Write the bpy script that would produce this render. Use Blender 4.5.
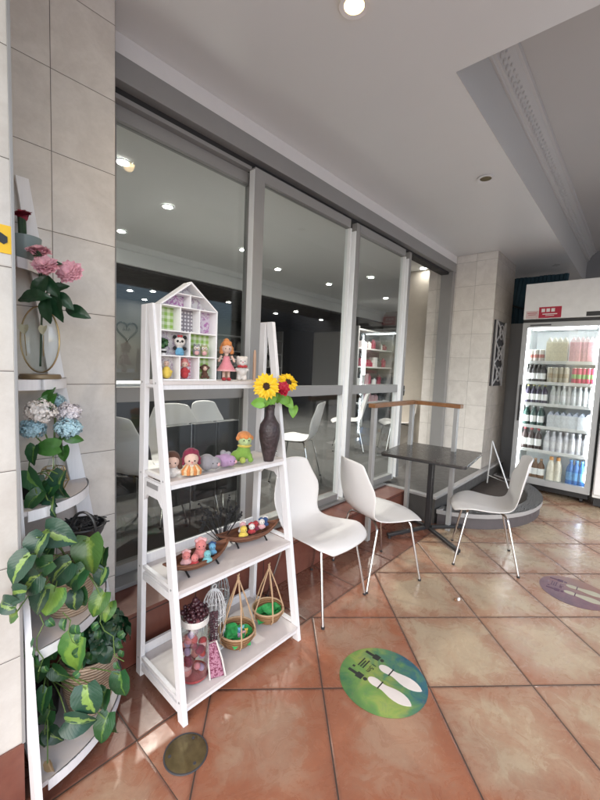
import bpy, bmesh, math, random
from mathutils import Vector, Matrix
random.seed(7)
PI = math.pi
for o in list(bpy.data.objects): bpy.data.objects.remove(o)
S = bpy.context.scene
COL = S.collection

# ------------------------------------------------------------------ camera
cam_d = bpy.data.cameras.new('camera'); cam = bpy.data.objects.new('camera', cam_d); COL.objects.link(cam)
cam_d.sensor_fit = 'VERTICAL'; cam_d.sensor_height = 24; cam_d.lens = 11.567
cam_d.clip_start = 0.02; cam_d.clip_end = 500
cr = Vector((0.667, -0.744, 0.041)).normalized(); cw = Vector((0.745, 0.662, -0.085)).normalized()
cu = cr.cross(cw).normalized(); cr = cw.cross(cu).normalized()
cam.matrix_world = Matrix(((cr.x, cu.x, -cw.x, 0), (cr.y, cu.y, -cw.y, 0), (cr.z, cu.z, -cw.z, 1.456), (0, 0, 0, 1)))
S.camera = cam
# ------------------------------------------------------------------ world, sun, exposure
EL, AZ = math.radians(38), math.radians(-128)      # the sun's height and compass direction (from +Y, clockwise)
W = bpy.data.worlds.new('World'); S.world = W; W.use_nodes = True
wn = W.node_tree; bg = wn.nodes['Background']
sky = wn.nodes.new('ShaderNodeTexSky'); sky.sky_type = 'NISHITA'; sky.sun_disc = False
sky.sun_elevation = EL; sky.sun_rotation = AZ; sky.air_density = 1.0; sky.dust_density = 1.5; sky.ozone_density = 1.0
wn.links.new(sky.outputs[0], bg.inputs[0]); bg.inputs[1].default_value = 0.15
sl = bpy.data.lights.new('sun', 'SUN'); sl.energy = 1.4; sl.angle = math.radians(100); sl.color = (1, 0.98, 0.95)
sun = bpy.data.objects.new('sun', sl); COL.objects.link(sun)
d = Vector((math.sin(AZ) * math.cos(EL), math.cos(AZ) * math.cos(EL), math.sin(EL)))
sun.rotation_euler = d.to_track_quat('Z', 'Y').to_euler()
S.view_settings.view_transform = 'Standard'; S.view_settings.look = 'None'
S.view_settings.exposure = 1.3; S.view_settings.gamma = 1; S.view_settings.use_curve_mapping = False
S.render.engine = 'CYCLES'
S.cycles.caustics_reflective = False; S.cycles.caustics_refractive = False
S.cycles.max_bounces = 10; S.cycles.diffuse_bounces = 6; S.cycles.transparent_max_bounces = 16

# ------------------------------------------------------------------ materials
class NT:
    def __init__(s, name):
        s.mat = bpy.data.materials.new(name); s.mat.use_nodes = True
        s.t = s.mat.node_tree; s.b = s.t.nodes['Principled BSDF']
    def n(s, typ, **kw):
        x = s.t.nodes.new(typ)
        for k, v in kw.items(): setattr(x, k, v)
        return x
    def put(s, sock, v):
        if isinstance(v, (int, float)): sock.default_value = v
        elif isinstance(v, (tuple, list)):
            sock.default_value = tuple(v) + ((1,) if len(v) == 3 and len(sock.default_value) == 4 else ())
        else: s.t.links.new(v, sock)
    def m(s, op, a, b=0.0, c=0.0, clamp=False):
        x = s.n('ShaderNodeMath', operation=op, use_clamp=clamp)
        s.put(x.inputs[0], a); s.put(x.inputs[1], b)
        if op in ('MULTIPLY_ADD', 'COMPARE', 'SMOOTH_MIN'): s.put(x.inputs[2], c)
        return x.outputs[0]
    def smooth(s, v, a, b, to0=0.0, to1=1.0):
        x = s.n('ShaderNodeMapRange', interpolation_type='SMOOTHSTEP')
        s.put(x.inputs[0], v); x.inputs[1].default_value = a; x.inputs[2].default_value = b
        x.inputs[3].default_value = to0; x.inputs[4].default_value = to1
        return x.outputs[0]
    def mix(s, f, a, b):
        x = s.n('ShaderNodeMix', data_type='RGBA')
        s.put(x.inputs[0], f); s.put(x.inputs[6], a); s.put(x.inputs[7], b)
        return x.outputs[2]
    def noise(s, vec=None, scale=5, detail=4, rough=0.55, dist=0.0):
        x = s.n('ShaderNodeTexNoise'); x.inputs['Scale'].default_value = scale
        x.inputs['Detail'].default_value = detail; x.inputs['Roughness'].default_value = rough
        x.inputs['Distortion'].default_value = dist
        if vec is not None: s.t.links.new(vec, x.inputs['Vector'])
        return x.outputs[0]
    def comb(s, x, y, z):
        c = s.n('ShaderNodeCombineXYZ'); s.put(c.inputs[0], x); s.put(c.inputs[1], y); s.put(c.inputs[2], z); return c.outputs[0]
    def pos(s):
        g = s.n('ShaderNodeNewGeometry'); x = s.n('ShaderNodeSeparateXYZ'); s.t.links.new(g.outputs['Position'], x.inputs[0])
        return g.outputs['Position'], x.outputs
    def obj(s):
        return s.n('ShaderNodeTexCoord').outputs['Object']
    def bump(s, h, dist=0.001, strength=1.0):
        x = s.n('ShaderNodeBump'); x.inputs['Distance'].default_value = dist; x.inputs['Strength'].default_value = strength
        s.put(x.inputs['Height'], h); s.t.links.new(x.outputs[0], s.b.inputs['Normal'])
    def set(s, color=None, rough=None, metal=None, spec=None):
        if color is not None: s.put(s.b.inputs['Base Color'], color)
        if rough is not None: s.put(s.b.inputs['Roughness'], rough)
        if metal is not None: s.put(s.b.inputs['Metallic'], metal)
        if spec is not None: s.put(s.b.inputs['Specular IOR Level'], spec)
        return s.mat

def paint(name, col, rough=0.5, metal=0.0, var=0.06, scale=12, bump=0.0004, bscale=60, spec=0.5):
    k = NT(name); p = k.obj(); n = k.noise(p, scale, 5)
    c = tuple(col)
    lo = tuple(max(0, x * (1 - var * 2)) for x in c); hi = tuple(min(1, x * (1 + var)) for x in c)
    k.set(k.mix(n, lo, hi), k.smooth(n, 0.2, 0.8, max(rough - .07, .02), min(rough + .08, 1)), metal, spec)
    if bump: k.bump(k.noise(p, bscale, 3), bump)
    return k.mat

def emit(name, col, strength):
    k = NT(name); k.set((0.8, 0.8, 0.8), 0.5); k.put(k.b.inputs['Emission Color'], col); k.b.inputs['Emission Strength'].default_value = strength
    return k.mat

def glass(name, tint=(1, 1, 1), refl=1.0, rough=0.01):
    k = NT(name); k.t.nodes.remove(k.b)
    tr = k.n('ShaderNodeBsdfTransparent'); tr.inputs[0].default_value = tint + (1,)
    gl = k.n('ShaderNodeBsdfGlossy'); gl.inputs['Roughness'].default_value = rough
    lw = k.n('ShaderNodeLayerWeight'); lw.inputs['Blend'].default_value = 0.5
    f = k.m('POWER', lw.outputs['Facing'], 4.0)
    f = k.m('MULTIPLY', k.m('MULTIPLY_ADD', f, 0.9, 0.04), refl)
    mx = k.n('ShaderNodeMixShader'); k.put(mx.inputs[0], f)
    k.t.links.new(tr.outputs[0], mx.inputs[1]); k.t.links.new(gl.outputs[0], mx.inputs[2])
    k.t.links.new(mx.outputs[0], k.t.nodes['Material Output'].inputs[0])
    return k.mat

def wall_tiles(name, axis, u0, du, v0, dv, light, dark, grout=(0.12, 0.105, 0.095)):
    """stone-look ceramic wall tiles, laid out in the wall's own metres"""
    k = NT(name); p, xyz = k.pos()
    u = k.m('DIVIDE', k.m('SUBTRACT', xyz[axis], u0), du); v = k.m('DIVIDE', k.m('SUBTRACT', xyz[2], v0), dv)
    fu = k.m('FRACT', u); fv = k.m('FRACT', v)
    dist = k.m('MINIMUM', k.m('MULTIPLY', k.m('MINIMUM', fu, k.m('SUBTRACT', 1.0, fu)), du), k.m('MULTIPLY', k.m('MINIMUM', fv, k.m('SUBTRACT', 1.0, fv)), dv))
    wn_ = k.n('ShaderNodeTexWhiteNoise'); k.put(wn_.inputs[0], k.comb(k.m('FLOOR', u), k.m('FLOOR', v), 3.0)); cell = wn_.outputs[0]
    va = k.n('ShaderNodeVectorMath', operation='ADD'); k.put(va.inputs[0], p); k.put(va.inputs[1], wn_.outputs[1])
    big = k.noise(va.outputs[0], 7, 6, .6, .6); fine = k.noise(va.outputs[0], 60, 3, .7)
    f = k.m('ADD', k.smooth(big, .3, .7, 0, .7), k.m('MULTIPLY', k.m('SUBTRACT', fine, .35), .7), clamp=True)
    c = k.mix(f, dark, light)
    c = k.mix(k.m('MULTIPLY', cell, .18), c, dark)
    g = k.smooth(dist, .0009, .0017)
    k.set(k.mix(g, grout, c), k.smooth(dist, .001, .002, .8, .24))
    h = k.m('ADD', k.smooth(dist, .0, .006), k.m('MULTIPLY', k.smooth(big, .2, .8), .35))
    k.bump(h, 0.0016, .6)
    return k.mat

def floor_tiles():
    k = NT('terracotta_floor_tiles'); p, (X, Y, Z) = k.pos()
    ca, sa = CG
    dx = k.m('SUBTRACT', X, 1.332); dy = k.m('SUBTRACT', Y, .974)
    ud = k.m('MULTIPLY', k.m('ADD', k.m('MULTIPLY', dx, ca), k.m('MULTIPLY', dy, sa)), 2.0)
    vd = k.m('MULTIPLY', k.m('ADD', k.m('MULTIPLY', dx, -sa), k.m('MULTIPLY', dy, ca)), 2.0)
    ua = k.m('MULTIPLY', k.m('SUBTRACT', X, .64), 2.0); va_ = k.m('MULTIPLY', k.m('SUBTRACT', Y, 1.335), 2.0)
    diag = k.m('MULTIPLY', k.m('GREATER_THAN', X, .64), k.m('LESS_THAN', Y, 1.335))
    inv = k.m('SUBTRACT', 1.0, diag)
    u = k.m('ADD', k.m('MULTIPLY', ud, diag), k.m('MULTIPLY', ua, inv)); v = k.m('ADD', k.m('MULTIPLY', vd, diag), k.m('MULTIPLY', va_, inv))
    fu = k.m('FRACT', u); fv = k.m('FRACT', v)
    dist = k.m('MULTIPLY', k.m('MINIMUM', k.m('MINIMUM', fu, k.m('SUBTRACT', 1.0, fu)), k.m('MINIMUM', fv, k.m('SUBTRACT', 1.0, fv))), .5)
    dist = k.m('MINIMUM', dist, k.m('ABSOLUTE', k.m('SUBTRACT', Y, 1.335)))
    cu_ = k.m('FLOOR', u)
    wn_ = k.n('ShaderNodeTexWhiteNoise'); k.put(wn_.inputs[0], k.comb(cu_, k.m('FLOOR', v), inv)); cell = wn_.outputs[0]
    off = k.n('ShaderNodeVectorMath', operation='MULTIPLY_ADD'); k.put(off.inputs[0], wn_.outputs[1]); off.inputs[1].default_value = (9, 9, 9); k.put(off.inputs[2], p)
    big = k.noise(off.outputs[0], 2.3, 6, .6, .5); med = k.noise(off.outputs[0], 8, 7, .68, 1.2); wear = k.noise(p, 1.1, 6, .7, .3); fine = k.noise(off.outputs[0], 70, 3, .7)
    # tiles of the front strip are redder than the rest; tile edges are redder than their middles
    red = k.m('MULTIPLY', k.m('LESS_THAN', cu_, 0.5), diag)
    red = k.m('MAXIMUM', red, k.m('MULTIPLY', inv, .75))
    edge = k.smooth(k.m('ADD', dist, k.m('MULTIPLY', k.m('SUBTRACT', med, .5), .10)), .0, .15, .42, 0)
    f = k.m('ADD', k.m('MULTIPLY', k.m('SUBTRACT', big, .5), 1.7), k.m('MULTIPLY', k.m('SUBTRACT', med, .5), .9))
    f = k.m('ADD', f, k.m('MULTIPLY_ADD', cell, .25, .78)); f = k.m('SUBTRACT', f, k.m('MULTIPLY', red, .58)); f = k.m('SUBTRACT', f, edge)
    f = k.smooth(f, -.15, 1.1)
    c = k.mix(f, (0.31, 0.120, 0.066), (0.44, 0.350, 0.24))
    c = k.mix(k.smooth(k.m('MULTIPLY', f, k.m('SUBTRACT', 1.0, f)), .1, .25, 0, .35), c, (0.34, 0.19, 0.13))
    c = k.mix(k.smooth(fine, .3, .75, 0, .22), c, (0.16, 0.07, 0.05)); c = k.mix(k.smooth(wear, .5, .8, 0, .25), c, (0.17, 0.10, 0.075)); c = k.mix(k.smooth(dist, .003, .02, .35, 0), c, (.12, .06, .045))
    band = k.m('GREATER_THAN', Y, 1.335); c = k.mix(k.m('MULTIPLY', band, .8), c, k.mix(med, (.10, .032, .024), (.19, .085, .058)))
    g = k.smooth(dist, .0021, .0036)
    k.set(k.mix(g, (0.05, 0.034, 0.027), c), k.m('ADD', k.smooth(med, .3, .7, .2, .36), k.m('MULTIPLY', k.m('SUBTRACT', 1.0, g), .4)))
    k.bump(k.m('ADD', k.smooth(dist, .001, .010), k.m('MULTIPLY', med, .28)), .0022, .7)
    return k.mat

CG = (0.712, -0.702)

M = {}
M['white'] = paint('white_paint', (.78, .78, .79), .38, var=.03)
M['white2'] = paint('worn_white_paint', (.76, .76, .78), .5, var=.05, scale=20)
def worn_wood(name, col):
    k = NT(name); p = k.obj(); mp = k.n('ShaderNodeMapping'); k.put(mp.inputs[0], p); mp.inputs['Scale'].default_value = (1, 1, .08)
    g = k.noise(mp.outputs[0], 110, 4, .6); ch = k.noise(p, 38, 6, .75); st = k.noise(p, 4, 5)
    c = k.mix(k.smooth(g, .35, .75, 0, .22), col, tuple(x * .72 for x in col)); c = k.mix(k.smooth(st, .5, .8, 0, .25), c, (.52, .48, .44)); c = k.mix(k.smooth(ch, .71, .74, 0, .8), c, (.36, .28, .21))
    k.set(c, k.smooth(g, .3, .7, .38, .6)); k.bump(g, .0008, .7); return k.mat
M['white2'] = worn_wood('worn_white_wood', (.76, .76, .78))
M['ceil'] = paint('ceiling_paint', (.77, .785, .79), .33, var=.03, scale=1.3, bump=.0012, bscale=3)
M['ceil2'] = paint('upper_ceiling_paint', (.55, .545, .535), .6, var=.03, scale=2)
M['bulk'] = paint('bulkhead_paint', (.74, .73, .73), .5, var=.03)
M['alu'] = paint('silver_aluminium', (.31, .31, .31), .42, .25, var=.05, scale=8, bump=.0001)
M['alu_lit'] = paint('daylit_aluminium', (.84, .87, .9), .4, .0, var=.03)  # same aluminium with the daylight on its side faces put into the colour
M['rubber'] = paint('black_rubber', (.02, .02, .022), .6)
M['black'] = paint('black_metal', (.018, .018, .02), .35)
M['chrome'] = paint('chrome', (.72, .72, .72), .16, 1.0, var=.02, bump=0)
M['plastic'] = paint('white_shell_plastic', (.70, .685, .68), .33, var=.02, scale=5)
M['glass'] = glass('window_glass', (.93, .95, .945), .8)
M['clear'] = glass('clear_glass', (.95, .97, .96), 1.3)
M['laminate'] = paint('dark_table_laminate', (.05, .045, .043), .22, var=.12, scale=30)
M['wood'] = paint('handrail_wood', (.26, .12, .05), .4, var=.3, scale=25)
M['woodpeg'] = paint('bare_wood', (.45, .29, .2), .6, var=.15)
M['shelfboard'] = paint('shelf_board', (.60, .56, .55), .5, var=.05, scale=16)
M['bronze'] = paint('tarnished_bronze', (.20, .155, .075), .45, .7, var=.35, scale=30, bump=.001)
M['yellow'] = paint('yellow_plastic', (.80, .50, .02), .45)
M['leafd'] = paint('dark_leaf', (.012, .055, .022), .38, var=.35, scale=30)
M['leafm'] = paint('mid_leaf', (.05, .17, .03), .42, var=.3, scale=30)
M['stem'] = paint('green_stem', (.12, .2, .05), .5)
M['stemb'] = paint('brown_stem', (.13, .08, .045), .6)
M['soil'] = paint('soil', (.03, .02, .015), .9)
M['rail'] = paint('rail_steel', (.36, .36, .36), .4, .2)
M['plinth'] = paint('plinth_side', (.085, .075, .08), .5, var=.1)
M['rimg'] = paint('plinth_rim', (.34, .33, .33), .5)
M['grey'] = paint('grey_panel', (.28, .275, .28), .55, var=.05, scale=3)
M['dark'] = paint('dark_wall', (.05, .05, .055), .6)
M['teal'] = paint('teal_drape', (.015, .05, .075), .7)
M['in_ceil'] = paint('inner_ceiling', (.7, .71, .7), .6, var=.03, scale=2)
M['in_wall'] = paint('inner_wall', (.22, .21, .20), .6, var=.05)
M['in_dark'] = paint('inner_dark', (.035, .033, .033), .5)
M['in_floor'] = paint('inner_floor', (.09, .088, .086), .75, var=.1, scale=6)
M['in_white'] = paint('inner_white', (.6, .6, .6), .5)
M['beige'] = paint('beige_board', (.5, .46, .4), .5)
M['step'] = paint('grey_step_tile', (.075, .072, .07), .45, var=.08, scale=15)
M['vinyl'] = paint('black_vinyl', (.01, .01, .011), .4)
M['frost'] = paint('fridge_white', (.8, .82, .83), .4)
M['steel'] = paint('brushed_steel', (.42, .43, .44), .38, .5)
M['lamp'] = emit('lit_lamp', (1, .97, .9), 30)
M['lampw'] = emit('warm_lit_lamp', (1, .58, .18), 4.5)
M['led'] = emit('fridge_led', (.93, .97, 1), 13)
M['tube'] = emit('inner_tube_lamp', (.95, 1, 1), 2.5)
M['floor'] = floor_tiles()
M['pave'] = paint('pale_pavement', (.46, .46, .45), .8, var=.1, scale=3)
LT, DT = (.67, .635, .59), (.53, .495, .455)
M['tileL'] = wall_tiles('left_wall_tiles', 0, .50, .239, .45, .2985, LT, DT)
M['tileP'] = wall_tiles('pier_tiles', 0, .30, .24, .215, .2985, (.66, .64, .60), (.53, .50, .46))
M['tilePs'] = wall_tiles('pier_side_tiles', 1, 1.39, .24, .215, .2985, LT, DT)
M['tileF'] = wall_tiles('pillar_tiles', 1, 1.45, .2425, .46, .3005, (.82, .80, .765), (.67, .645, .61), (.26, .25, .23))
M['tileF_shade'] = wall_tiles('shaded_pillar_side_tiles', 0, 5.125, .24, .46, .3005, (.50, .46, .42), (.38, .35, .32))  # same tiles as the pillar face, its shade put into a darker colour

def riser_mat():
    k = NT('red_step_tiles'); p, (X, Y, Z) = k.pos()
    u = k.m('MULTIPLY', k.m('SUBTRACT', X, .64), 2.0); fu = k.m('FRACT', u)
    dist = k.m('MULTIPLY', k.m('MINIMUM', fu, k.m('SUBTRACT', 1.0, fu)), .5)
    dz = k.m('ABSOLUTE', k.m('SUBTRACT', Z, .238)); dist = k.m('MINIMUM', dist, dz)
    n1 = k.noise(p, 5, 6, .6, 1); n2 = k.noise(p, 50, 3)
    c = k.mix(k.smooth(n1, .3, .75), (.15, .045, .032), (.20, .085, .06)); c = k.mix(k.smooth(n2, .4, .8, 0, .3), c, (.12, .05, .04))
    k.set(k.mix(k.smooth(dist, .002, .004), (.03, .02, .018), c), .35); k.bump(n1, .002, .5); return k.mat
M['riser'] = riser_mat()

def fabric(name, col, var=.12, scale=90):
    k = NT(name); p = k.obj(); n = k.noise(p, scale, 2, .5); w = k.n('ShaderNodeTexVoronoi'); w.inputs['Scale'].default_value = 260; k.put(w.inputs['Vector'], p)
    k.set(k.mix(n, tuple(x * (1 - var) for x in col), tuple(min(1, x * (1 + var)) for x in col)), .85, spec=.2)
    k.b.inputs['Sheen Weight'].default_value = .15
    k.bump(w.outputs[0], .0015, .8); return k.mat
def FB(name, col):
    g_ = sum(col) / 3; col = tuple((x * .82 + g_ * .18) * .85 for x in col)
    if name not in M: M[name] = fabric(name, col)
    return M[name]
def pattern(name, kind, a, b, sc):
    """patterned paper: checks, dots, blossom"""
    k = NT(name); p = k.obj(); mp = k.n('ShaderNodeMapping'); k.put(mp.inputs[0], p); mp.inputs['Scale'].default_value = (sc, 0.0, sc); 
    s_ = k.n('ShaderNodeSeparateXYZ'); k.put(s_.inputs[0], mp.outputs[0])
    if kind == 'check':
        fx = k.m('FRACT', s_.outputs[0]); fz = k.m('FRACT', s_.outputs[2])
        f = k.m('MULTIPLY', k.m('ADD', k.m('GREATER_THAN', fx, .5), k.m('GREATER_THAN', fz, .5)), .5)
    elif kind == 'dots':
        fx = k.m('SUBTRACT', k.m('FRACT', s_.outputs[0]), .5); fz = k.m('SUBTRACT', k.m('FRACT', s_.outputs[2]), .5)
        f = k.m('LESS_THAN', k.m('ADD', k.m('MULTIPLY', fx, fx), k.m('MULTIPLY', fz, fz)), .09)
    else:
        f = k.smooth(k.noise(mp.outputs[0], 1.2, 3, .6, 1.0), .48, .56)
    k.set(k.mix(f, a, b), .7); return k.mat
def weave(name, a, b, scale=120, bands='Z'):
    k = NT(name); p = k.obj(); w = k.n('ShaderNodeTexWave', wave_type='BANDS', bands_direction=bands)
    k.put(w.inputs['Vector'], p); w.inputs['Scale'].default_value = scale; w.inputs['Distortion'].default_value = 3; w.inputs['Detail'].default_value = 3
    n = k.noise(p, 40, 4)
    k.set(k.mix(k.m('MULTIPLY', k.m('ADD', w.outputs[1], n), .5), a, b), .7); k.bump(w.outputs[1], .003); return k.mat
M['woven'] = weave('woven_fibre', (.22, .14, .08), (.62, .48, .36), 28)
M['boatw'] = weave('dark_carved_wood', (.06, .02, .012), (.24, .10, .05), 16)
M['coco'] = weave('coconut_shell', (.14, .06, .02), (.36, .20, .09), 30)
M['vase'] = paint('dark_carved_lacquer', (.05, .032, .035), .45, var=.5, scale=60, bump=.004, bscale=70)
M['rope'] = paint('natural_twine', (.42, .28, .17), .8)

def leaf_mat(name, dark, lime, width, off=0.0):
    k = NT(name); uv = k.n('ShaderNodeUVMap'); uv.uv_map = 'leaf'
    s_ = k.n('ShaderNodeSeparateXYZ'); k.put(s_.inputs[0], uv.outputs[0])
    p = k.obj(); n = k.noise(p, 22, 4, .6, .6)
    a = k.m('ABSOLUTE', k.m('ADD', k.m('SUBTRACT', s_.outputs[0], .5 + off), k.m('MULTIPLY', k.m('SUBTRACT', n, .5), .55)))
    isl = k.n('ShaderNodeNewGeometry').outputs['Random Per Island']; a = k.m('SUBTRACT', a, k.m('MULTIPLY', k.m('SUBTRACT', isl, .5), width * 1.3))
    f = k.smooth(a, width * .75, width * 1.15, .85, 0)
    c = k.mix(f, dark, lime)
    mid = k.m('ABSOLUTE', k.m('SUBTRACT', s_.outputs[0], .5)); c = k.mix(k.smooth(mid, .008, .02, .45, 0), c, tuple(x * 1.3 for x in lime))
    vein = k.m('ABSOLUTE', k.m('SUBTRACT', k.m('FRACT', k.m('MULTIPLY', k.m('ADD', s_.outputs[1], k.m('MULTIPLY', mid, -.8)), 9.0)), .5))
    c = k.mix(k.smooth(vein, .0, .14, .07, 0), c, tuple(x * .6 for x in dark))
    hs = k.n('ShaderNodeHueSaturation'); k.put(hs.inputs['Color'], c); k.put(hs.inputs['Hue'], k.m('MULTIPLY_ADD', isl, .03, .485)); k.put(hs.inputs['Value'], k.m('MULTIPLY_ADD', isl, .5, .75)); c = hs.outputs[0]
    k.set(c, .38); k.bump(k.smooth(vein, 0, .3), .0005, .4)
    k.b.inputs['Subsurface Weight'].default_value = 0.0
    return k.mat
M['lv'] = leaf_mat('variegated_leaf', (.016, .055, .03), (.19, .29, .06), .08, .05)
M['lv2'] = leaf_mat('variegated_leaf_wide', (.015, .052, .03), (.18, .27, .07), .085, -.16)
M['ll'] = leaf_mat('lime_leaf', (.05, .14, .03), (.15, .26, .04), .28, 0)
M['lg'] = leaf_mat('green_leaf', (.02, .08, .026), (.10, .20, .04), .05, 0)
M['lt'] = leaf_mat('withered_leaf', (.35, .25, .12), (.55, .42, .25), .2, 0)

# ------------------------------------------------------------------ mesh builder
class MB:
    def __init__(s): s.bm = bmesh.new(); s.mi = 0
    def _f(s, fs):
        for f in fs: f.material_index = s.mi
    def box(s, x0, y0, z0, x1, y1, z1):
        a = [(x0, y0, z0), (x1, y0, z0), (x1, y1, z0), (x0, y1, z0), (x0, y0, z1), (x1, y0, z1), (x1, y1, z1), (x0, y1, z1)]
        return s.hexa(a)
    def hexa(s, a):
        v = [s.bm.verts.new(p) for p in a]
        s._f([s.bm.faces.new([v[i] for i in q]) for q in ((0, 3, 2, 1), (4, 5, 6, 7), (0, 1, 5, 4), (1, 2, 6, 5), (2, 3, 7, 6), (3, 0, 4, 7))])
        return s
    def beam(s, p0, p1, wx, wy, up=(0, 1, 0)):
        """board from p0 to p1; wx across, wy along 'up'"""
        p0, p1, up = Vector(p0), Vector(p1), Vector(up); d_ = (p1 - p0).normalized()
        sx = d_.cross(up).normalized() * wx / 2; sy = sx.normalized().cross(d_).normalized() * wy / 2
        a = [p0 - sx - sy, p0 + sx - sy, p0 + sx + sy, p0 - sx + sy, p1 - sx - sy, p1 + sx - sy, p1 + sx + sy, p1 - sx + sy]
        return s.hexa(a)
    def prism(s, pts, axis, a, b):
        def mk(p, t):
            return {'x': (t, p[0], p[1]), 'y': (p[0], t, p[1]), 'z': (p[0], p[1], t)}[axis]
        va = [s.bm.verts.new(mk(p, a)) for p in pts]; vb = [s.bm.verts.new(mk(p, b)) for p in pts]
        n = len(pts); fs = [s.bm.faces.new(va[::-1]), s.bm.faces.new(vb)]
        for i in range(n): fs.append(s.bm.faces.new([va[i], va[(i + 1) % n], vb[(i + 1) % n], vb[i]]))
        s._f(fs); return s
    def tube(s, pts, r, seg=8, r1=None, caps=True, closed=False):
        pts = [Vector(p) for p in pts]; n = len(pts); rings = []; ref = None
        for i, p in enumerate(pts):
            if closed: t = (pts[(i + 1) % n] - pts[i - 1]).normalized()
            else: t = (pts[min(i + 1, n - 1)] - pts[max(i - 1, 0)]).normalized()
            if ref is None:
                ref = Vector((0, 0, 1)) if abs(t.z) < .9 else Vector((1, 0, 0))
            a = t.cross(ref).normalized(); b = a.cross(t).normalized(); ref = b
            rr = r if r1 is None else r + (r1 - r) * i / max(1, n - 1)
            rings.append([s.bm.verts.new(p + (a * math.cos(2 * PI * k / seg) + b * math.sin(2 * PI * k / seg)) * rr) for k in range(seg)])
        fs = []
        for i in range(n if closed else n - 1):
            A, B = rings[i], rings[(i + 1) % n]
            for k in range(seg): fs.append(s.bm.faces.new([A[k], A[(k + 1) % seg], B[(k + 1) % seg], B[k]]))
        if caps and not closed: fs.append(s.bm.faces.new(rings[0][::-1])); fs.append(s.bm.faces.new(rings[-1]))
        s._f(fs); return s
    def lathe(s, prof, c=(0, 0, 0), seg=24, sx=1, sy=1):
        """prof: (radius, z) from bottom to top"""
        c = Vector(c); rings = []
        for r, z in prof:
            if r < 1e-5: rings.append([s.bm.verts.new(c + Vector((0, 0, z)))])
            else: rings.append([s.bm.verts.new(c + Vector((r * sx * math.cos(2 * PI * k / seg), r * sy * math.sin(2 * PI * k / seg), z))) for k in range(seg)])
        fs = []
        for A, B in zip(rings, rings[1:]):
            for k in range(seg):
                k2 = (k + 1) % seg
                if len(A) == 1 and len(B) == 1: continue
                if len(A) == 1: fs.append(s.bm.faces.new([A[0], B[k2], B[k]]))
                elif len(B) == 1: fs.append(s.bm.faces.new([A[k], A[k2], B[0]]))
                else: fs.append(s.bm.faces.new([A[k], A[k2], B[k2], B[k]]))
        s._f(fs); return s
    def ball(s, c, r, seg=14, rings=9, rot=None):
        r = (r, r, r) if isinstance(r, (int, float)) else r
        mt = Matrix.Translation(Vector(c)) @ (rot.to_4x4() if rot else Matrix()) @ Matrix.Diagonal((*r, 1))
        g = bmesh.ops.create_uvsphere(s.bm, u_segments=seg, v_segments=rings, radius=1, matrix=mt)
        for v in g['verts']:
            for f in v.link_faces: f.material_index = s.mi
        return s
    def leaf(s, c, L, ang=90, tilt=0.0, wid=.8, curl=.18, nrm=None, heart=True, dirv=None):
        """one heart-shaped leaf centred at c; ang is the way its tip hangs, seen from the front"""
        uvl = s.bm.loops.layers.uv.get('leaf') or s.bm.loops.layers.uv.new('leaf')
        rt = Vector((.667, -.745, 0)); dn = Vector((0, 0, -1)); fr = Vector((-.745, -.667, 0))
        if nrm is not None: fr = Vector(nrm).normalized()
        if dirv is not None: D = Vector(dirv).normalized()
        else:
            a = math.radians(ang); D = (rt * math.cos(a) + dn * math.sin(a))
        N_ = (fr + D * tilt + Vector((random.uniform(-.3, .3), random.uniform(-.3, .3), random.uniform(0, .5)))).normalized()
        D = (D - N_ * D.dot(N_)).normalized(); Sd = D.cross(N_).normalized(); c = Vector(c)
        nl, nw = 9, 6; grid = []
        for i in range(nl + 1):
            t = i / nl
            if heart: w = .5 * wid * (math.sin(PI * min(1, (t * .93 + .07)) ** .62) ** .8) * (1 if t < .97 else .12)
            else: w = .5 * wid * math.sin(PI * (t * .96 + .02)) ** .9
            row = []
            for j in range(nw + 1):
                q = j / nw * 2 - 1
                back = (.13 * abs(q) ** .7 * (1 - t) ** 3) if heart else 0
                pos = c + D * L * (t - .5 - back) + Sd * q * w * L + N_ * L * (-curl * (2 * t - .8) ** 2 * .7 + .16 * abs(q) * w * 2 - .02 * math.sin(t * 20 + q * 3))
                row.append((s.bm.verts.new(pos), (j / nw, t)))
            grid.append(row)
        for i in range(nl):
            for j in range(nw):
                q = [grid[i][j], grid[i][j + 1], grid[i + 1][j + 1], grid[i + 1][j]]
                f = s.bm.faces.new([x[0] for x in q]); f.material_index = s.mi; f.smooth = True
                for l, x in zip(f.loops, q): l[uvl].uv = x[1]
        return s

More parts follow.
